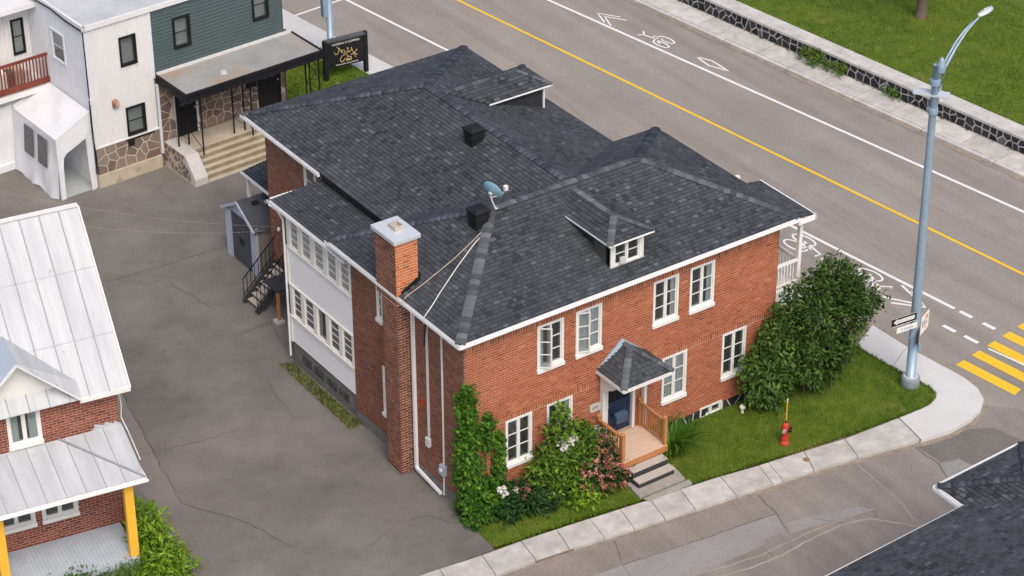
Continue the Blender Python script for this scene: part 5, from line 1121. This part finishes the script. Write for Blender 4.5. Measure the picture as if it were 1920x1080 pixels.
# main metal roof
ov = .35; RZ = 9.5; EZ = 5.62; ry = 3.3
nr = MB(); nr.prism([(.30,-ov,EZ-.02),(.30,ry,RZ-.02),(.30,7.3,EZ-.02)], (-7.9,0,0)); nr.build('roof', M_metalr, nb)
sl = Vector((0,ry+ov,RZ-EZ)); ln = sl.length; sd_ = sl.normalized(); nd = Vector((0,-sd_.z,sd_.y))
for k in range(14):
    x1 = .30-k*.56; x0 = x1-.56
    a = Vector((x0,-ov,EZ)); b = Vector((x1-.012,-ov,EZ))
    for j, (v0, v1) in enumerate(((0,.30),(.302,.66),(.662,1.0))):
        o1 = nd*(.004+.003*(2-j)); MB().add([a+sl*v0+o1, b+sl*v0+o1, b+sl*v1+o1, a+sl*v1+o1], [(0,1,2,3)]).build('metal_sheet', M_metalr, nb)
    if k: 
        p = Vector((x1-.006,-ov,EZ)); MB().bar(p+nd*.02, p+sl+nd*.02, .022, .04, up=nd).build('seam', M_seam, nb)
MB().bar((.31,-ov,EZ-.03),(.31,ry,RZ-.03),.04,.14, up=nd).bar((.31,-ov-.02,EZ-.04),(-1.12,-ov-.02,EZ-.04),.06,.13).bar((.3,ry,RZ+.02),(-7.5,ry,RZ+.02),.16,.05).build('roof_edge', M_white, nb)
# wall gable
gx, gz, gw = -2.72, 7.22, 1.62
MB().prism([(gx-gw,-.03,EZ-.02),(gx+gw,-.03,EZ-.02),(gx,-.03,gz-.14)], (0,.06,0)).build('gable', M_white, nb)
gp = [[(gx,-ov,gz),(gx+gw+.02,-ov,EZ),(gx+gw+.02,.0,EZ+.35),(gx,1.55,gz)], [(gx-gw-.02,-ov,EZ),(gx,-ov,gz),(gx,1.55,gz),(gx-gw-.02,.0,EZ+.35)]]
for i, P in enumerate(gp):
    n = plane_n(P); n = n if n.z > 0 else -n; a, b, c, d = [Vector(p)+n*.03 for p in P]
    MB().add([a,b,c,d,a-n*.05,b-n*.05,c-n*.05,d-n*.05], [(0,1,2,3),(4,5,1,0),(7,6,5,4),(0,3,7,4),(1,5,6,2)]).build('gable_roof', M_metalr if i == 0 else mat('blue_metal_roof', (.34,.41,.50,1), (.42,.48,.56,1), .4, 1), nb)
    for q in (.3, .62): MB().bar(a+(b-a)*q+n*.012, d+(c-d)*q+n*.012, .018, .024, up=n).build('seam', M_seam, nb)
MB().bar((gx,-ov-.02,gz-.02),(gx+gw+.05,-ov-.02,EZ-.03),.04,.12, up=(0,-1,0)).bar((gx,-ov-.02,gz-.02),(gx-gw-.05,-ov-.02,EZ-.03),.04,.12, up=(0,-1,0)).build('bargeboard', M_white, nb)
MB().bar((gx+gw-.1,-.3,EZ+.12),(gx+gw+.02,-.34,EZ+.02),.1,.05).build('valley_patch', M_conduit, nb)
# porch roof
pz0, pz1, pd = 3.70, 4.26, 1.98; psl = Vector((0,pd,pz1-pz0)); pn = Vector((0,-(pz1-pz0),pd)).normalized(); hx = 1.75
MB().prism([(.05,-pd,pz0),(.05,-.02,pz0),(.05,-.02,pz1)], (-7.5,0,0)).build('porch_roof', M_metalr, nb)
for k in range(13):
    x1 = .06-k*.55; x0 = x1-.55
    for j, (v0, v1) in enumerate(((0,.5),(.503,1.0))):
        a, b = Vector((x0,-pd,pz0)), Vector((x1-.012,-pd,pz0)); o1 = pn*(.008-.003*j)
        MB().add([a+psl*v0+o1, b+psl*v0+o1, b+psl*v1+o1, a+psl*v1+o1], [(0,1,2,3)]).build('metal_sheet', M_metalr, nb)
    if k: p = Vector((x1-.006,-pd,pz0)); MB().bar(p+pn*.014, p+psl+pn*.014, .014, .026, up=pn).build('seam', M_seam, nb)
MB().bar(Vector((.06,-pd,pz0))+pn*.03, Vector((-1.75,-.02,pz1))+pn*.03, .05, .04, up=pn).build('hip_seam', M_seam, nb)
gutter([(-7.6,-pd),(.06,-pd)], pz0, nb, h=.09, w=.09); MB().box(.05,.09,-pd,-.02,pz0-.1,pz0+.02).build('porch_fascia', M_white, nb)
MB().add([(-.9,-.015,4.16),(.02,-.015,4.16),(.02,-.015,4.30),(-.15,-.015,4.42),(-.16,-.015,4.34),(-.42,-.015,4.45),(-.43,-.015,4.36),(-.72,-.015,4.46),(-.73,-.015,4.34)], [(0,1,2,3,4,5,6,7,8)]).build('step_flashing', M_metalr, nb)
for x in (-.38, -4.02, -7.2): MB().box(x-.13,x+.13,-1.72,-1.50,.95,3.62).build('porch_post', M_yellow, nb, bevel=.01)
MB().box(-7.4,-.28,-1.70,-.03,.0,.90).build('porch_base', M_oldw, nb)
for k in range(64):
    x = -.30-k*.112; MB().box(x-.108,x,-1.76,-.02,.905,.95).build('deck_board', M_bluedeck, nb)
MB().box(-7.4,-.27,-1.81,-1.765,.72,.945).build('deck_fascia', M_bluedeck, nb)
MB().box(-.62,-.45,-1.66,-1.5,.951,.956).build('door_mat', M_wire, nb)
MB().tube([(.06,-.02,5.4),(.09,-.05,4.9),(.05,-.06,4.5),(.12,-.4,4.22),(.12,-1.4,3.9)], .014, 5).build('cable', M_wirew, nb)
# planting by the neighbour
def bush(name, label, loc, blobs, n, m, size, seed, per=10, stems=4, cat='shrub', centre=(0,0,.2), aspect=.5, group=None, spread=.12, tmid=.45, droop=.2, rotz=0):
    p = thing(name, label, cat, loc, rotz, group)
    st_ = MB(); r = random.Random(seed)
    for k in range(stems):
        b = r.choice(blobs); st_.tube([(r.uniform(-.08,.08), r.uniform(-.08,.08), -.02), (b[0]*.5+r.uniform(-.1,.1), b[1]*.5+r.uniform(-.1,.1), b[2]*.5), (b[0], b[1], b[2]+b[5]*.3)], [.025,.018,.008], 6)
    st_.build('stems', M_bark, p)
    leaves('leaf_mass', m, p, blob_pts(blobs, n, seed), size, seed, spread, per, centre=centre, aspect=aspect, tmid=tmid, droop=droop)
    return p
_nx = lambda a, b: (-8.66+a*math.cos(R(9.5))+b*math.sin(R(9.5)), 4.36-a*math.sin(R(9.5))+b*math.cos(R(9.5)))
bush('green_bush', 'bright green leafy bush beside the yellow porch post', (*_nx(.25,-1.75), 0), [(0,0,.55,.5,.5,.6),(.25,.35,.8,.4,.4,.6),(-.05,.75,1.05,.42,.42,.65),(.3,1.0,1.3,.32,.32,.5),(.35,-.35,.5,.5,.45,.5),(-.2,-.45,.45,.45,.4,.45),(.4,.55,.35,.4,.5,.35),(.1,1.25,1.6,.2,.2,.3)], 330, L_lime, .20, 201, 11, 7, aspect=.38, droop=.35)
bush('porch_shrub', 'dark green shrub with reddish tips in front of the blue deck', (*_nx(-2.55,-2.2), 0), [(-.4,0,.8,.25,.2,.5),(.1,.0,.7,.25,.2,.4),(.5,.05,.85,.2,.2,.45)], 90, L_tree2, .13, 202, 9, 5)
bush('porch_shrub', 'low olive feathery shrub next to the green bush', (*_nx(-.75,-2.25), 0), [(0,0,.6,.55,.3,.45),(.45,.0,.5,.35,.3,.4)], 150, L_lime, .15, 203, 9, 5, aspect=.2, tmid=.1)
bush('porch_shrub', 'mid green spiky shrub in front of the blue deck', (*_nx(-1.55,-2.2), 0), [(0,0,.55,.35,.25,.4)], 70, L_weed, .16, 204, 9, 4, aspect=.25)

# ================================================================== LOWER RIGHT HOUSE
rh = thing('corner_house', 'dark shingled roof corner with white gutters across the side street', 'house')
ez = 5.0; tp = math.tan(R(17))
W = [(10.40,-11.50),(7.15,-11.63)]; I = (7.12,-12.68); Ef = (-1.0,-13.04)
dx = Vector((1,.04,0)).normalized(); dy = Vector((.04,-1,0)).normalized()
def q3(o, a, b, z): v = Vector((o[0],o[1],0))+dx*a+dy*b; return (v.x,v.y,z)
w0 = (10.40,-11.50); wl = 3.25
pw = [[(W[0][0],W[0][1],ez),(W[1][0],W[1][1],ez), q3(w0,-wl/2,wl/2,ez+wl/2*tp)],
      [(W[1][0],W[1][1],ez), q3((7.15,-11.63),0,6.5,ez), q3(w0,-wl/2,6.5,ez+wl/2*tp), q3(w0,-wl/2,wl/2,ez+wl/2*tp)],
      [q3(w0,0,6.5,ez), (W[0][0],W[0][1],ez), q3(w0,-wl/2,wl/2,ez+wl/2*tp), q3(w0,-wl/2,6.5,ez+wl/2*tp)],
      [(12.6,-12.42,ez-.0),(-6.0,-13.17,ez),(-3.0,-17.0,ez+3.9*tp),(9.6,-16.5,ez+3.9*tp)], [(-6.0,-13.17,ez),(-5.7,-21,ez),(-3.0,-17,ez+3.9*tp)], [(12.3,-20.4,ez),(12.6,-12.42,ez),(9.6,-16.5,ez+3.9*tp)], [(-5.7,-21,ez),(12.3,-20.4,ez),(9.6,-16.5,ez+3.9*tp),(-3.0,-17,ez+3.9*tp)]]
rmb = MB()
for P in pw: rmb.add([Vector(p)-Vector((0,0,.012)) for p in P], [tuple(range(len(P)))])
rmb.build('roof', M_roofbase, rh)
tt = []
for i, P in enumerate(pw): tt += plane_tabs(P, 120+i, skip=(lambda p: min(p.x-7.15, 10.4-p.x) > -12.66-p.y) if i == 3 else None)
lay_tabs(tt, rh, 300); n = [plane_n(P) for P in pw]
cap_line(rh, pw[0][1], pw[0][2], n[1], n[0], .18, .13, 31); cap_line(rh, pw[0][0], pw[0][2], n[0], n[2], .18, .13, 32); cap_line(rh, pw[0][2], pw[1][2], n[1], n[2], .18, .13, 33)
gutter([(10.40,-12.5),(10.40,-11.50),(7.15,-11.63),(7.12,-12.70)][::-1][::-1], ez, rh, w=.11); gutter([(7.12,-12.70),(-6.0,-13.17)], ez, rh, w=.11)
MB().box(-5.6,12.2,-20.4,-13.6,0,ez-.1).box(7.5,10.0,-13.6,-12.0,0,ez-.1).build('wall', M_sidew, rh)
MB().box(7.18,7.30,-12.62,-12.5,0,ez-.12).build('downspout', M_gutter, rh)

# ================================================================== STREET FURNITURE
lp = thing('street_lamp', 'tall blue grey street lamp with curved double arm on the corner lawn', 'street lamp', (15.28,-2.39,0))
MB().lathe([(.29,0),(.30,.04),(.30,.30),(.27,.36),(.0,.36)], n=26).build('base', mat('lamp_base', (.20,.22,.24,1), (.27,.29,.31,1), .7, 6), lp, True)
MB().lathe([(.235,.362),(.235,.385),(.17,.385)], n=20).build('base_flange', M_galv, lp)
tx = lambda h: (-.115*h/11.3, .08*h/11.3, h)
MB().tube([tx(.36),tx(3),tx(6),tx(9),tx(11.25)], [.165,.15,.132,.115,.10], 16).build('pole', M_steel, lp, True)
MB().lathe([(.13,11.0),(.14,11.06),(.13,11.3),(.08,11.36),(.09,11.42),(.0,11.5)], tx(0), 14).build('pole_cap', M_steel, lp, True)
for h in (9.75, 10.7): MB().lathe([(.15,h-.1),(.16,h-.06),(.16,h+.06),(.15,h+.1)], tx(0)[:2]+(0,), 14).build('clamp', M_steel, lp).location = (-.115*h/11.3,.08*h/11.3,0)
ad = Vector((_c,_s,0))
def arm(pts, r_): return MB().tube([Vector(tx(10))*Vector((1,1,0)) if False else Vector((-.1,.07,0))+ad*a+Vector((0,0,z)) for a, z in pts], r_, 10)
arm([(.12,9.8),(.22,10.4),(.45,11.05),(.8,11.55),(1.2,11.92),(1.55,12.13),(1.85,12.27)], [.05,.05,.045,.04,.035,.03,.03]).build('arm', M_steel, lp, True)
arm([(.10,10.7),(.2,10.95),(.42,11.35),(.75,11.72),(1.1,11.98),(1.5,12.18)], [.04,.04,.035,.03,.03,.025]).build('arm_brace', M_steel, lp, True)
hd = MB(); hp = [(-.08,.05),(.0,.09),(.2,.13),(.42,.12),(.52,.07)]
vs = []; nn = 10
for a, w in hp:
    for k in range(nn): t_ = 6.2832*k/nn; vs.append(Vector((-.1,.07,12.29))+ad*(1.8+a)+Vector((-_s,_c,0))*w*math.cos(t_)+Vector((0,0,.06*math.sin(t_)+a*.12)))
hd.add(vs, [(i*nn+k, i*nn+(k+1)%nn, (i+1)*nn+(k+1)%nn, (i+1)*nn+k) for i in range(len(hp)-1) for k in range(nn)]+[tuple(range(nn))[::-1], tuple((len(hp)-1)*nn+k for k in range(nn))]); hd.build('lamp_head', M_galv, lp, True)
MB().lathe([(.035,0),(.035,.06),(.0,.08)], Vector((-.1,.07,12.37))+ad*2.0, 10).build('photocell', M_galv, lp)
pd_ = Vector((math.sin(R(35)),-math.cos(R(35)),0)); cpl_ = Vector((-.1,.07,10.25)); qd = Vector((pd_.y,-pd_.x,0))
MB().prism([cpl_-pd_*.62+qd*.12, cpl_+pd_*.42+qd*.12, cpl_+pd_*.42-qd*.26, cpl_-pd_*.62-qd*.26][::-1], (0,0,.05)).build('flat_panel', M_galv, lp)
MB().box(.1,.18,-.14,-.06,1.3,1.55).build('hand_hole', M_steel, lp)
# plates on the pole, each turned to the street it serves
def plate(name, label, w, h, zc, dirv, off, m, th=.012, cat='sign'):
    u = Vector(dirv).normalized(); p = bpy.data.objects.new(name, None); col.objects.link(p); p.empty_display_size = .1
    n = Vector((u.y,-u.x,0)); p.matrix_world = Matrix.Translation(Vector((15.28-.03,-2.39+.02,zc))+u*off+n*.17) @ basis(u, -n, Vector((0,0,1))).to_4x4()
    p['label'] = label; p['category'] = cat; MB().box(-w/2,w/2,-th/2,th/2,-h/2,h/2).build('plate', m, p); return p
pl_ = plate('one_way_sign', 'black one way sign with a white arrow on the lamp pole', .95, .32, 2.72, (1,-.10,0), -.58, M_black)
MB().box(-.26,.40,-.010,-.007,-.07,.07).prism([(-.26,-.010,-.12),(-.41,-.010,0),(-.26,-.010,.12)], (0,.003,0)).build('arrow', M_conduit, pl_)
MB().box(-.47,.47,-.009,-.0065,.14,.155).box(-.47,.47,-.009,-.0065,-.155,-.14).build('border', M_signw, pl_)
pl_ = plate('street_name_sign', 'white street name plate with blue lettering below the one way sign', .78, .2, 2.38, (1,-.10,0), -.44, M_signw)
text_mesh('3 avenue', .13, pl_, Matrix.Translation((0,-.009,0)) @ Matrix.Rotation(R(90), 4, 'X'), M_signb)
MB().tube([(-.1,.1,-.1),(.1,.14,-.35),(.35,.16,-.62)], .025, 8).build('bracket', M_steel, pl_)
pl_ = plate('sign_back', 'dark back of a sign plate facing the main road on the lamp pole', .45, .62, 1.95, (.75,.65,0), -.3, M_black)
pl_ = plate('parking_sign', 'white square sign with dark and orange symbols on the lamp pole', .62, .66, 2.18, (.91,.41,0), .42, M_signw)
MB().box(.02,.2,-.011,-.008,.1,.24).prism([(-.02,-.011,.02),(.08,-.011,.02),(.05,-.011,.12)], (0,.003,0)).box(.03,.13,-.011,-.008,-.24,-.16).build('orange_marks', M_orange, pl_)
MB().box(-.22,-.18,-.011,-.008,-.1,.1).box(-.12,-.02,-.011,-.008,.06,.09).box(-.09,-.06,-.011,-.008,-.12,.06).box(.0,.04,-.011,-.008,-.08,-.02).box(.14,.17,-.011,-.008,-.12,.0).build('black_marks', M_black, pl_)
hy = thing('fire_hydrant', 'red fire hydrant with metal caps on the front lawn', 'hydrant', (9.96,-2.56,0))
MB().lathe([(.155,0),(.155,.05),(.14,.06),(.13,.1),(.115,.32),(.10,.50),(.125,.53),(.125,.57),(.115,.60),(.115,.66),(.10,.73),(.06,.78),(.0,.80)], n=22).build('barrel', M_red, hy, True)
MB().lathe([(.13,.1),(.133,.115),(.13,.13)], n=20).build('band', M_orange, hy); MB().lathe([(.03,.79),(.03,.83),(.0,.83)], n=6).build('top_nut', M_black, hy)
for ang, r_, m, nm in ((214,.06,M_chrome,'side_cap'),(34,.05,M_chrome,'side_cap'),(-50,.085,M_black,'pumper_cap')):
    v = Vector((math.cos(R(ang)),math.sin(R(ang)),0)); MB().tube([v*.09+Vector((0,0,.55)), v*.19+Vector((0,0,.55))], r_, 12).build(nm, m, hy)
rod = thing('marker_rod', 'thin yellow marker rod standing behind the red hydrant', 'marker', (10.10,-2.42,0)); MB().tube([(0,0,0),(0.0,0,1.05)], .018, 8).tube([(0,0,1.05),(0,0,1.42)], .018, 8).build('rod', M_yellow, rod); MB().tube([(0,0,1.42),(0,0,1.52)], .019, 8).build('tip', M_signw, rod)
vt = thing('vent_pipe', 'small white vent hood on the lawn under the big shrub', 'vent', (9.95,-.55,0)); MB().tube([(0,0,0),(0,0,.22)], .045, 10).build('pipe', M_signw, vt); MB().lathe([(.09,.2),(.095,.25),(.07,.30),(.0,.32)], n=12).build('hood', M_signw, vt)
# resin shed
shd = thing('garden_shed', 'dark grey resin garden shed with double doors behind the house', 'shed', (1.72,15.1,0))
MB().box(0.06,2.0,.06,2.1,0,1.85).build('wall', M_resint, shd); MB().prism([(.03,.06,1.85),(.03,2.1,1.85),(.03,1.08,2.44)], (.05,0,0)).build('gable', M_resinl, shd)
for y in (.42, 1.08): d_ = MB().box(.0,.05,y,y+.65,.06,1.85).build('door', M_resin, shd); MB().box(-.02,.0,y+(.54 if y < 1 else .04),y+(.62 if y < 1 else .12),.8,1.05).build('door_handle', M_black, d_)
for d_ in [c for c in shd.children if c.name.startswith('door')]:
    pass
MB().box(-.02,.07,.03,.20,0,1.9).box(-.02,.07,1.94,2.14,0,1.9).box(-.01,.06,.2,.42,0,1.88).box(-.01,.06,1.73,1.94,0,1.88).build('corner_trim', M_resinl, shd)
for s_ in (0, 1):
    y0, y1 = ((-.06, 1.08), (2.22, 1.08))[s_]; P = [(-.12,y0,1.83),(2.1,y0,1.83),(2.1,y1,2.50),(-.12,y1,2.50)]
    MB().add(P+[(x,y,z-.05) for x, y, z in P], [(0,1,2,3),(7,6,5,4),(0,4,5,1),(3,2,6,7),(0,3,7,4),(1,5,6,2)]).build('roof_panel', M_resin, shd)
MB().bar((-.13,-.06,1.81),(-.13,1.08,2.48),.05,.1).bar((-.13,2.22,1.81),(-.13,1.08,2.48),.05,.1).build('bargeboard', M_resinl, shd)
MB().prism([(.35,.78,2.345),(.62,.78,2.345),(.62,.93,2.433),(.35,.93,2.433)], (0,-.006,.012)).build('skylight', M_black, shd); MB().prism([(.80,.72,2.30),(1.1,.72,2.30),(1.1,.85,2.377),(.80,.85,2.377)], (0,-.006,.012)).build('roof_label', M_resinl, shd)
# overhead cables
def cable(label, a, b, sag_, r_=.0026, m=None):
    a, b = Vector(a), Vector(b); pts = [a+(b-a)*k/16-Vector((0,0,sag_*4*(k/16)*(1-k/16))) for k in range(17)]
    return tag(MB().tube(pts, r_, 5).build('overhead_cable', m or M_wire, None), label, 'cable')
cable('thin pale overhead cable from the rear brick wall to the left, upper one', (1.88,13.77,2.60), (-6.8,15.6,5.9), .25)
cable('thin pale overhead cable from the rear brick wall to the left, lower one', (1.88,13.74,2.50), (-7.3,14.9,5.6), .35)
MB().lathe([(.05,0),(.06,.08),(.03,.12)], (1.84,13.75,2.48), 10).build('insulator', M_conduit, house)

# ================================================================== PLANTS
def ivy_pts(cols, seed):
    r = random.Random(seed); out = []
    for (x0, x1, z0, z1, dens, y) in cols:
        for _ in range(dens):
            out.append((r.uniform(x0, x1), y-abs(r.gauss(0,.05)), z0+(z1-z0)*r.random()))
    return out
ivy = thing('climbing_ivy', 'bright green ivy climbing the front left corner of the brick house', 'ivy')
stm = MB()
for k in range(7):
    x = .05+k*.14; stm.tube([(x,-.03,0),(x+rnd.uniform(-.1,.1),-.03,1),(x+rnd.uniform(-.15,.1),-.03,2.0+rnd.random())], .012, 5)
stm.build('stems', M_bark, ivy)
pts = ivy_pts([(-.04,.85,0.1,1.2,105,-.10),(-.04,.5,1.1,2.0,50,-.07),(-.06,.28,2.0,3.2,62,-.06),(-.06,.24,3.1,4.2,45,-.05),(-.06,.10,4.1,4.65,14,-.04),(.5,.85,2.2,3.2,26,-.05),(.95,1.22,1.6,2.6,26,-.05),(.6,.7,3.0,3.4,6,-.05),(.9,1.25,.7,1.6,22,-.08)], 301)
pts += [(-.06-abs(rnd.gauss(0,.05)), rnd.uniform(0,.38*(1-z_/5.2)), z_) for z_ in [rnd.uniform(.1,4.4) for _ in range(110)]]
leaves('leaf_mass', L_ivy, ivy, pts, .125, 302, .07, 15, up=.3, centre=(.4,1.2,1.5), aspect=.72, droop=.7)
mound = [(.35,-.30,.45,.5,.35,.6),(.1,-.35,.25,.35,.35,.35),(.7,-.35,.5,.4,.35,.5)]
leaves('leaf_mass', L_ivy, ivy, blob_pts(mound, 150, 303), .16, 303, .08, 10, centre=(.4,.4,.3), aspect=.72, droop=.5, tmid=.35)
bush('peony_plant', 'dark green peony plant with white blooms at the lawn edge', (1.3,-.75,0), [(0,0,.45,.55,.42,.48),(.45,-.1,.40,.45,.4,.42),(-.35,.05,.42,.4,.35,.4),(.75,-.2,.3,.35,.35,.32)], 190, L_peony, .19, 310, 10, 6, 'plant', aspect=.4)
def bloom(p, x, y, z, r_, m, seed, n=26):
    pts = blob_pts([(x,y,z,r_,r_,r_*.75)], n, seed, .3); leaves('bloom', m, p, pts, r_*.8, seed, .02, 3, centre=(x,y,z), aspect=.9)
pe_ = [o for o in bpy.data.objects if o.name.startswith('peony_plant')][0]
for k, (x, y, z, r_) in enumerate([(-.52,.0,1.02,.12),(-.12,-.05,.92,.07)]): bloom(pe_, x, y, z, r_, L_wht, 330+k)
for k in range(9): bloom(pe_, rnd.uniform(-.1,.35), rnd.uniform(-.4,.2), rnd.uniform(.75,.95), .05, L_pink, 340+k, 8)
bush('leafy_shrub', 'tall light green shrub in front of the lower windows', (2.75,-.62,0), [(0,0,.9,.75,.42,.8),(.55,-.1,.85,.6,.42,.75),(-.35,-.05,.8,.5,.4,.7),(.25,.12,1.7,.45,.3,.6),(.35,.2,2.35,.25,.2,.5),(1.05,0,1.0,.5,.4,.75),(1.15,.12,1.45,.35,.3,.45),(.1,-.3,.45,.6,.35,.4)], 400, L_shrub, .19, 350, 11, 9, 'shrub', aspect=.45, spread=.11)
sh_ = [o for o in bpy.data.objects if o.name.startswith('leafy_shrub')][0]
for k, (x, y, z) in enumerate([(.35,-.1,1.78),(.48,-.05,1.82),(.22,-.12,1.72),(.58,.02,1.75)]): bloom(sh_, x, y, z, .12, L_wht, 360+k)
pk = bush('flowering_bush', 'pink flowered bush beside the porch steps', (4.05,-1.05,0), [(0,0,.55,.6,.5,.55),(.25,.2,.75,.45,.4,.5),(-.3,-.1,.45,.45,.42,.45),(.25,-.25,.45,.45,.4,.45),(.4,.45,.95,.32,.28,.45)], 190, L_peony, .12, 370, 9, 7, 'flowers', aspect=.5)
fl_ = blob_pts([(0,0,.62,.64,.56,.58),(.25,.2,.82,.48,.44,.52),(-.3,-.1,.5,.5,.48,.48),(.25,-.25,.5,.5,.46,.48),(.35,.4,1.0,.3,.3,.4)], 170, 371, .9)
leaves('bloom_mass', L_pink, pk, fl_, .095, 372, .035, 9, centre=(0,0,.2), aspect=.9, droop=0)
wb = bush('white_flower_plant', 'dark leafed plant with white and pink blooms beside the porch railing', (4.45,-.42,0), [(0,0,.8,.22,.25,.75),(.05,-.35,.7,.22,.25,.6)], 70, L_peony, .17, 380, 9, 4, 'flowers')
for k, (x, y, z) in enumerate([(-.05,.05,1.55),(-.02,.02,1.48)]): bloom(wb, x, y, z, .09, L_wht, 385+k)
for k, (x, y, z) in enumerate([(.05,-.2,1.35),(.1,-.4,1.2),(-.02,-.5,1.1),(.15,-.55,.95)]): bloom(wb, x, y, z, .09, L_pink, 390+k, 14)
bush('lime_plant', 'low lime green plant in front of the tall shrub', (3.15,-1.42,0), [(0,0,.18,.35,.25,.22),(.5,0.05,.15,.3,.22,.2)], 60, L_lime, .16, 395, 9, 3, 'plant', aspect=.5)
og = thing('ornamental_grass', 'clump of long arching green grass leaves right of the steps', 'grass clump', (6.95,-.75,0))
def arching(parent, n, h, spread, seed, m, base=.25, w=.016, nm='leaf_mass'):
    r = random.Random(seed); mb = MB()
    for _ in range(n):
        a = r.uniform(0,6.283); l = h*r.uniform(.6,1.2); ro = base*math.sqrt(r.random()); b0 = Vector((ro*math.cos(a), ro*math.sin(a), 0)); d = Vector((math.cos(a+r.gauss(0,.4)), math.sin(a+r.gauss(0,.4)), 0)); q = Vector((-d.y,d.x,0))*w
        vs = []
        for k in range(5):
            t_ = k/4; p = b0+d*spread*l*t_**1.5+Vector((0,0,l*(1.25*t_-.62*t_**2.4))); vs += [p-q*(1-t_*.85), p+q*(1-t_*.85)]
        mb.add(vs, [(2*k,2*k+1,2*k+3,2*k+2) for k in range(4)], min(1,max(0,r.gauss(.5,.22))))
    return mb.build(nm, m, parent)
arching(og, 420, .85, .85, 401, L_ivy, .5, .022)
gf = thing('grass_tuft', 'thin tall grass tuft between the peony and the tall shrub', 'grass clump', (2.15,-1.02,0)); arching(gf, 90, .6, .4, 402, L_weed, .22, .008)
sp = thing('foundation_plant', 'low spiky plant at the wall beside the basement window', 'plant', (8.1,-.22,0)); arching(sp, 70, .35, .6, 403, L_weed, .3, .012)
# small weeds in the driveway corner
wd = thing('weed_patch', 'scrappy weeds at the driveway corner below the ivy', 'weed', (-.12,-.25,0)); leaves('leaf_mass', L_weed, wd, [(rnd.uniform(-.15,.15), rnd.uniform(-.7,.5), .05) for _ in range(26)], .10, 405, .06, 6, centre=(0,0,-.2))
# big corner shrub tree
def tree(name, label, loc, blobs, n, m, size, seed, trunks, per=12, group=None, spread=.15, centre=None, cat='tree', tmid=.45):
    p = thing(name, label, cat, loc); tb = MB(); r = random.Random(seed)
    for (x, y, r0) in trunks:
        b = r.choice(blobs); tb.tube([(x,y,-.05),(x*1.3,y*1.3,.6),((x+b[0])*.6,(y+b[1])*.6,b[2]*.6),(b[0],b[1],b[2])], [r0,r0*.85,r0*.55,r0*.2], 8)
    tr_ = tb.build('trunk', M_bark, p, True); lb = MB()
    for b in blobs:
        for _ in range(4):
            d = Vector((r.gauss(0,1),r.gauss(0,1),r.gauss(0,1))).normalized(); lb.tube([(b[0]*.4,b[1]*.4,max(.4,b[2]*.55)),(b[0],b[1],b[2]-.1),(b[0]+d.x*b[3]*.85,b[1]+d.y*b[4]*.85,max(.2,b[2]+d.z*b[5]*.85))], [.03,.02,.006], 5)
    lb.build('limbs', M_bark, p); leaves('crown', m, p, blob_pts(blobs, n, seed), size, seed, spread, per, centre=centre or (0,0,1.2), aspect=.45, droop=.45, tmid=tmid); return p
tree('corner_tree', 'big dark green bushy tree at the street end of the brick house', (12.55,-.72,0),
     [(0,0,2.7,.8,.7,.8),(-.95,.05,2.7,.62,.55,.62),(-.55,-.2,1.9,.6,.5,.5),(.95,.0,2.9,.75,.65,.7),(1.7,.05,2.75,.68,.6,.62),(2.25,.1,2.35,.42,.42,.42),(.05,.1,3.65,.62,.55,.55),(.85,.1,3.75,.55,.5,.5),(1.45,.1,3.45,.42,.42,.42),(-.5,-.3,1.15,.55,.5,.5),(.5,-.3,1.65,.75,.6,.55),(-.65,.05,3.4,.5,.45,.48),(1.4,.0,1.95,.6,.5,.5),(.62,.15,4.35,.13,.13,.3),(-1.0,-.15,1.7,.45,.4,.45),(.15,-.4,.8,.55,.42,.4),(.9,-.2,1.05,.45,.4,.35)], 800, L_tree, .17, 501, [(0,0,.09),(.25,.1,.07),(-.2,.05,.06),(.1,-.15,.06)], 13, spread=.10, tmid=.52)
tree('small_tree', 'lighter green small leafy tree beside the lower right window', (10.85,-.72,0),
     [(0,0,1.75,.6,.5,.75),(-.35,.0,1.25,.5,.42,.6),(.35,-.05,1.2,.55,.45,.65),(.05,.05,2.35,.4,.35,.45),(-.05,-.1,.75,.6,.42,.5),(-.75,.1,1.65,.3,.25,.35)], 300, L_tree2, .2, 511, [(0,0,.05),(.12,.05,.04)], 11, spread=.13, centre=(0,0,.8))
# park tree: only its trunk foot is in view
tree('park_tree', 'brown tree trunk standing on the park lawn', (33.35,16.55,.54), [(0,0,5.2,2,2,1.4),(1.2,.6,5.8,1.6,1.6,1.2),(-1.2,.4,5.6,1.5,1.5,1.2),(0,-.8,6.4,1.6,1.6,1.2)], 260, L_tree2, .3, 521, [(0,0,.24)], 9, spread=.25, centre=(0,0,5))
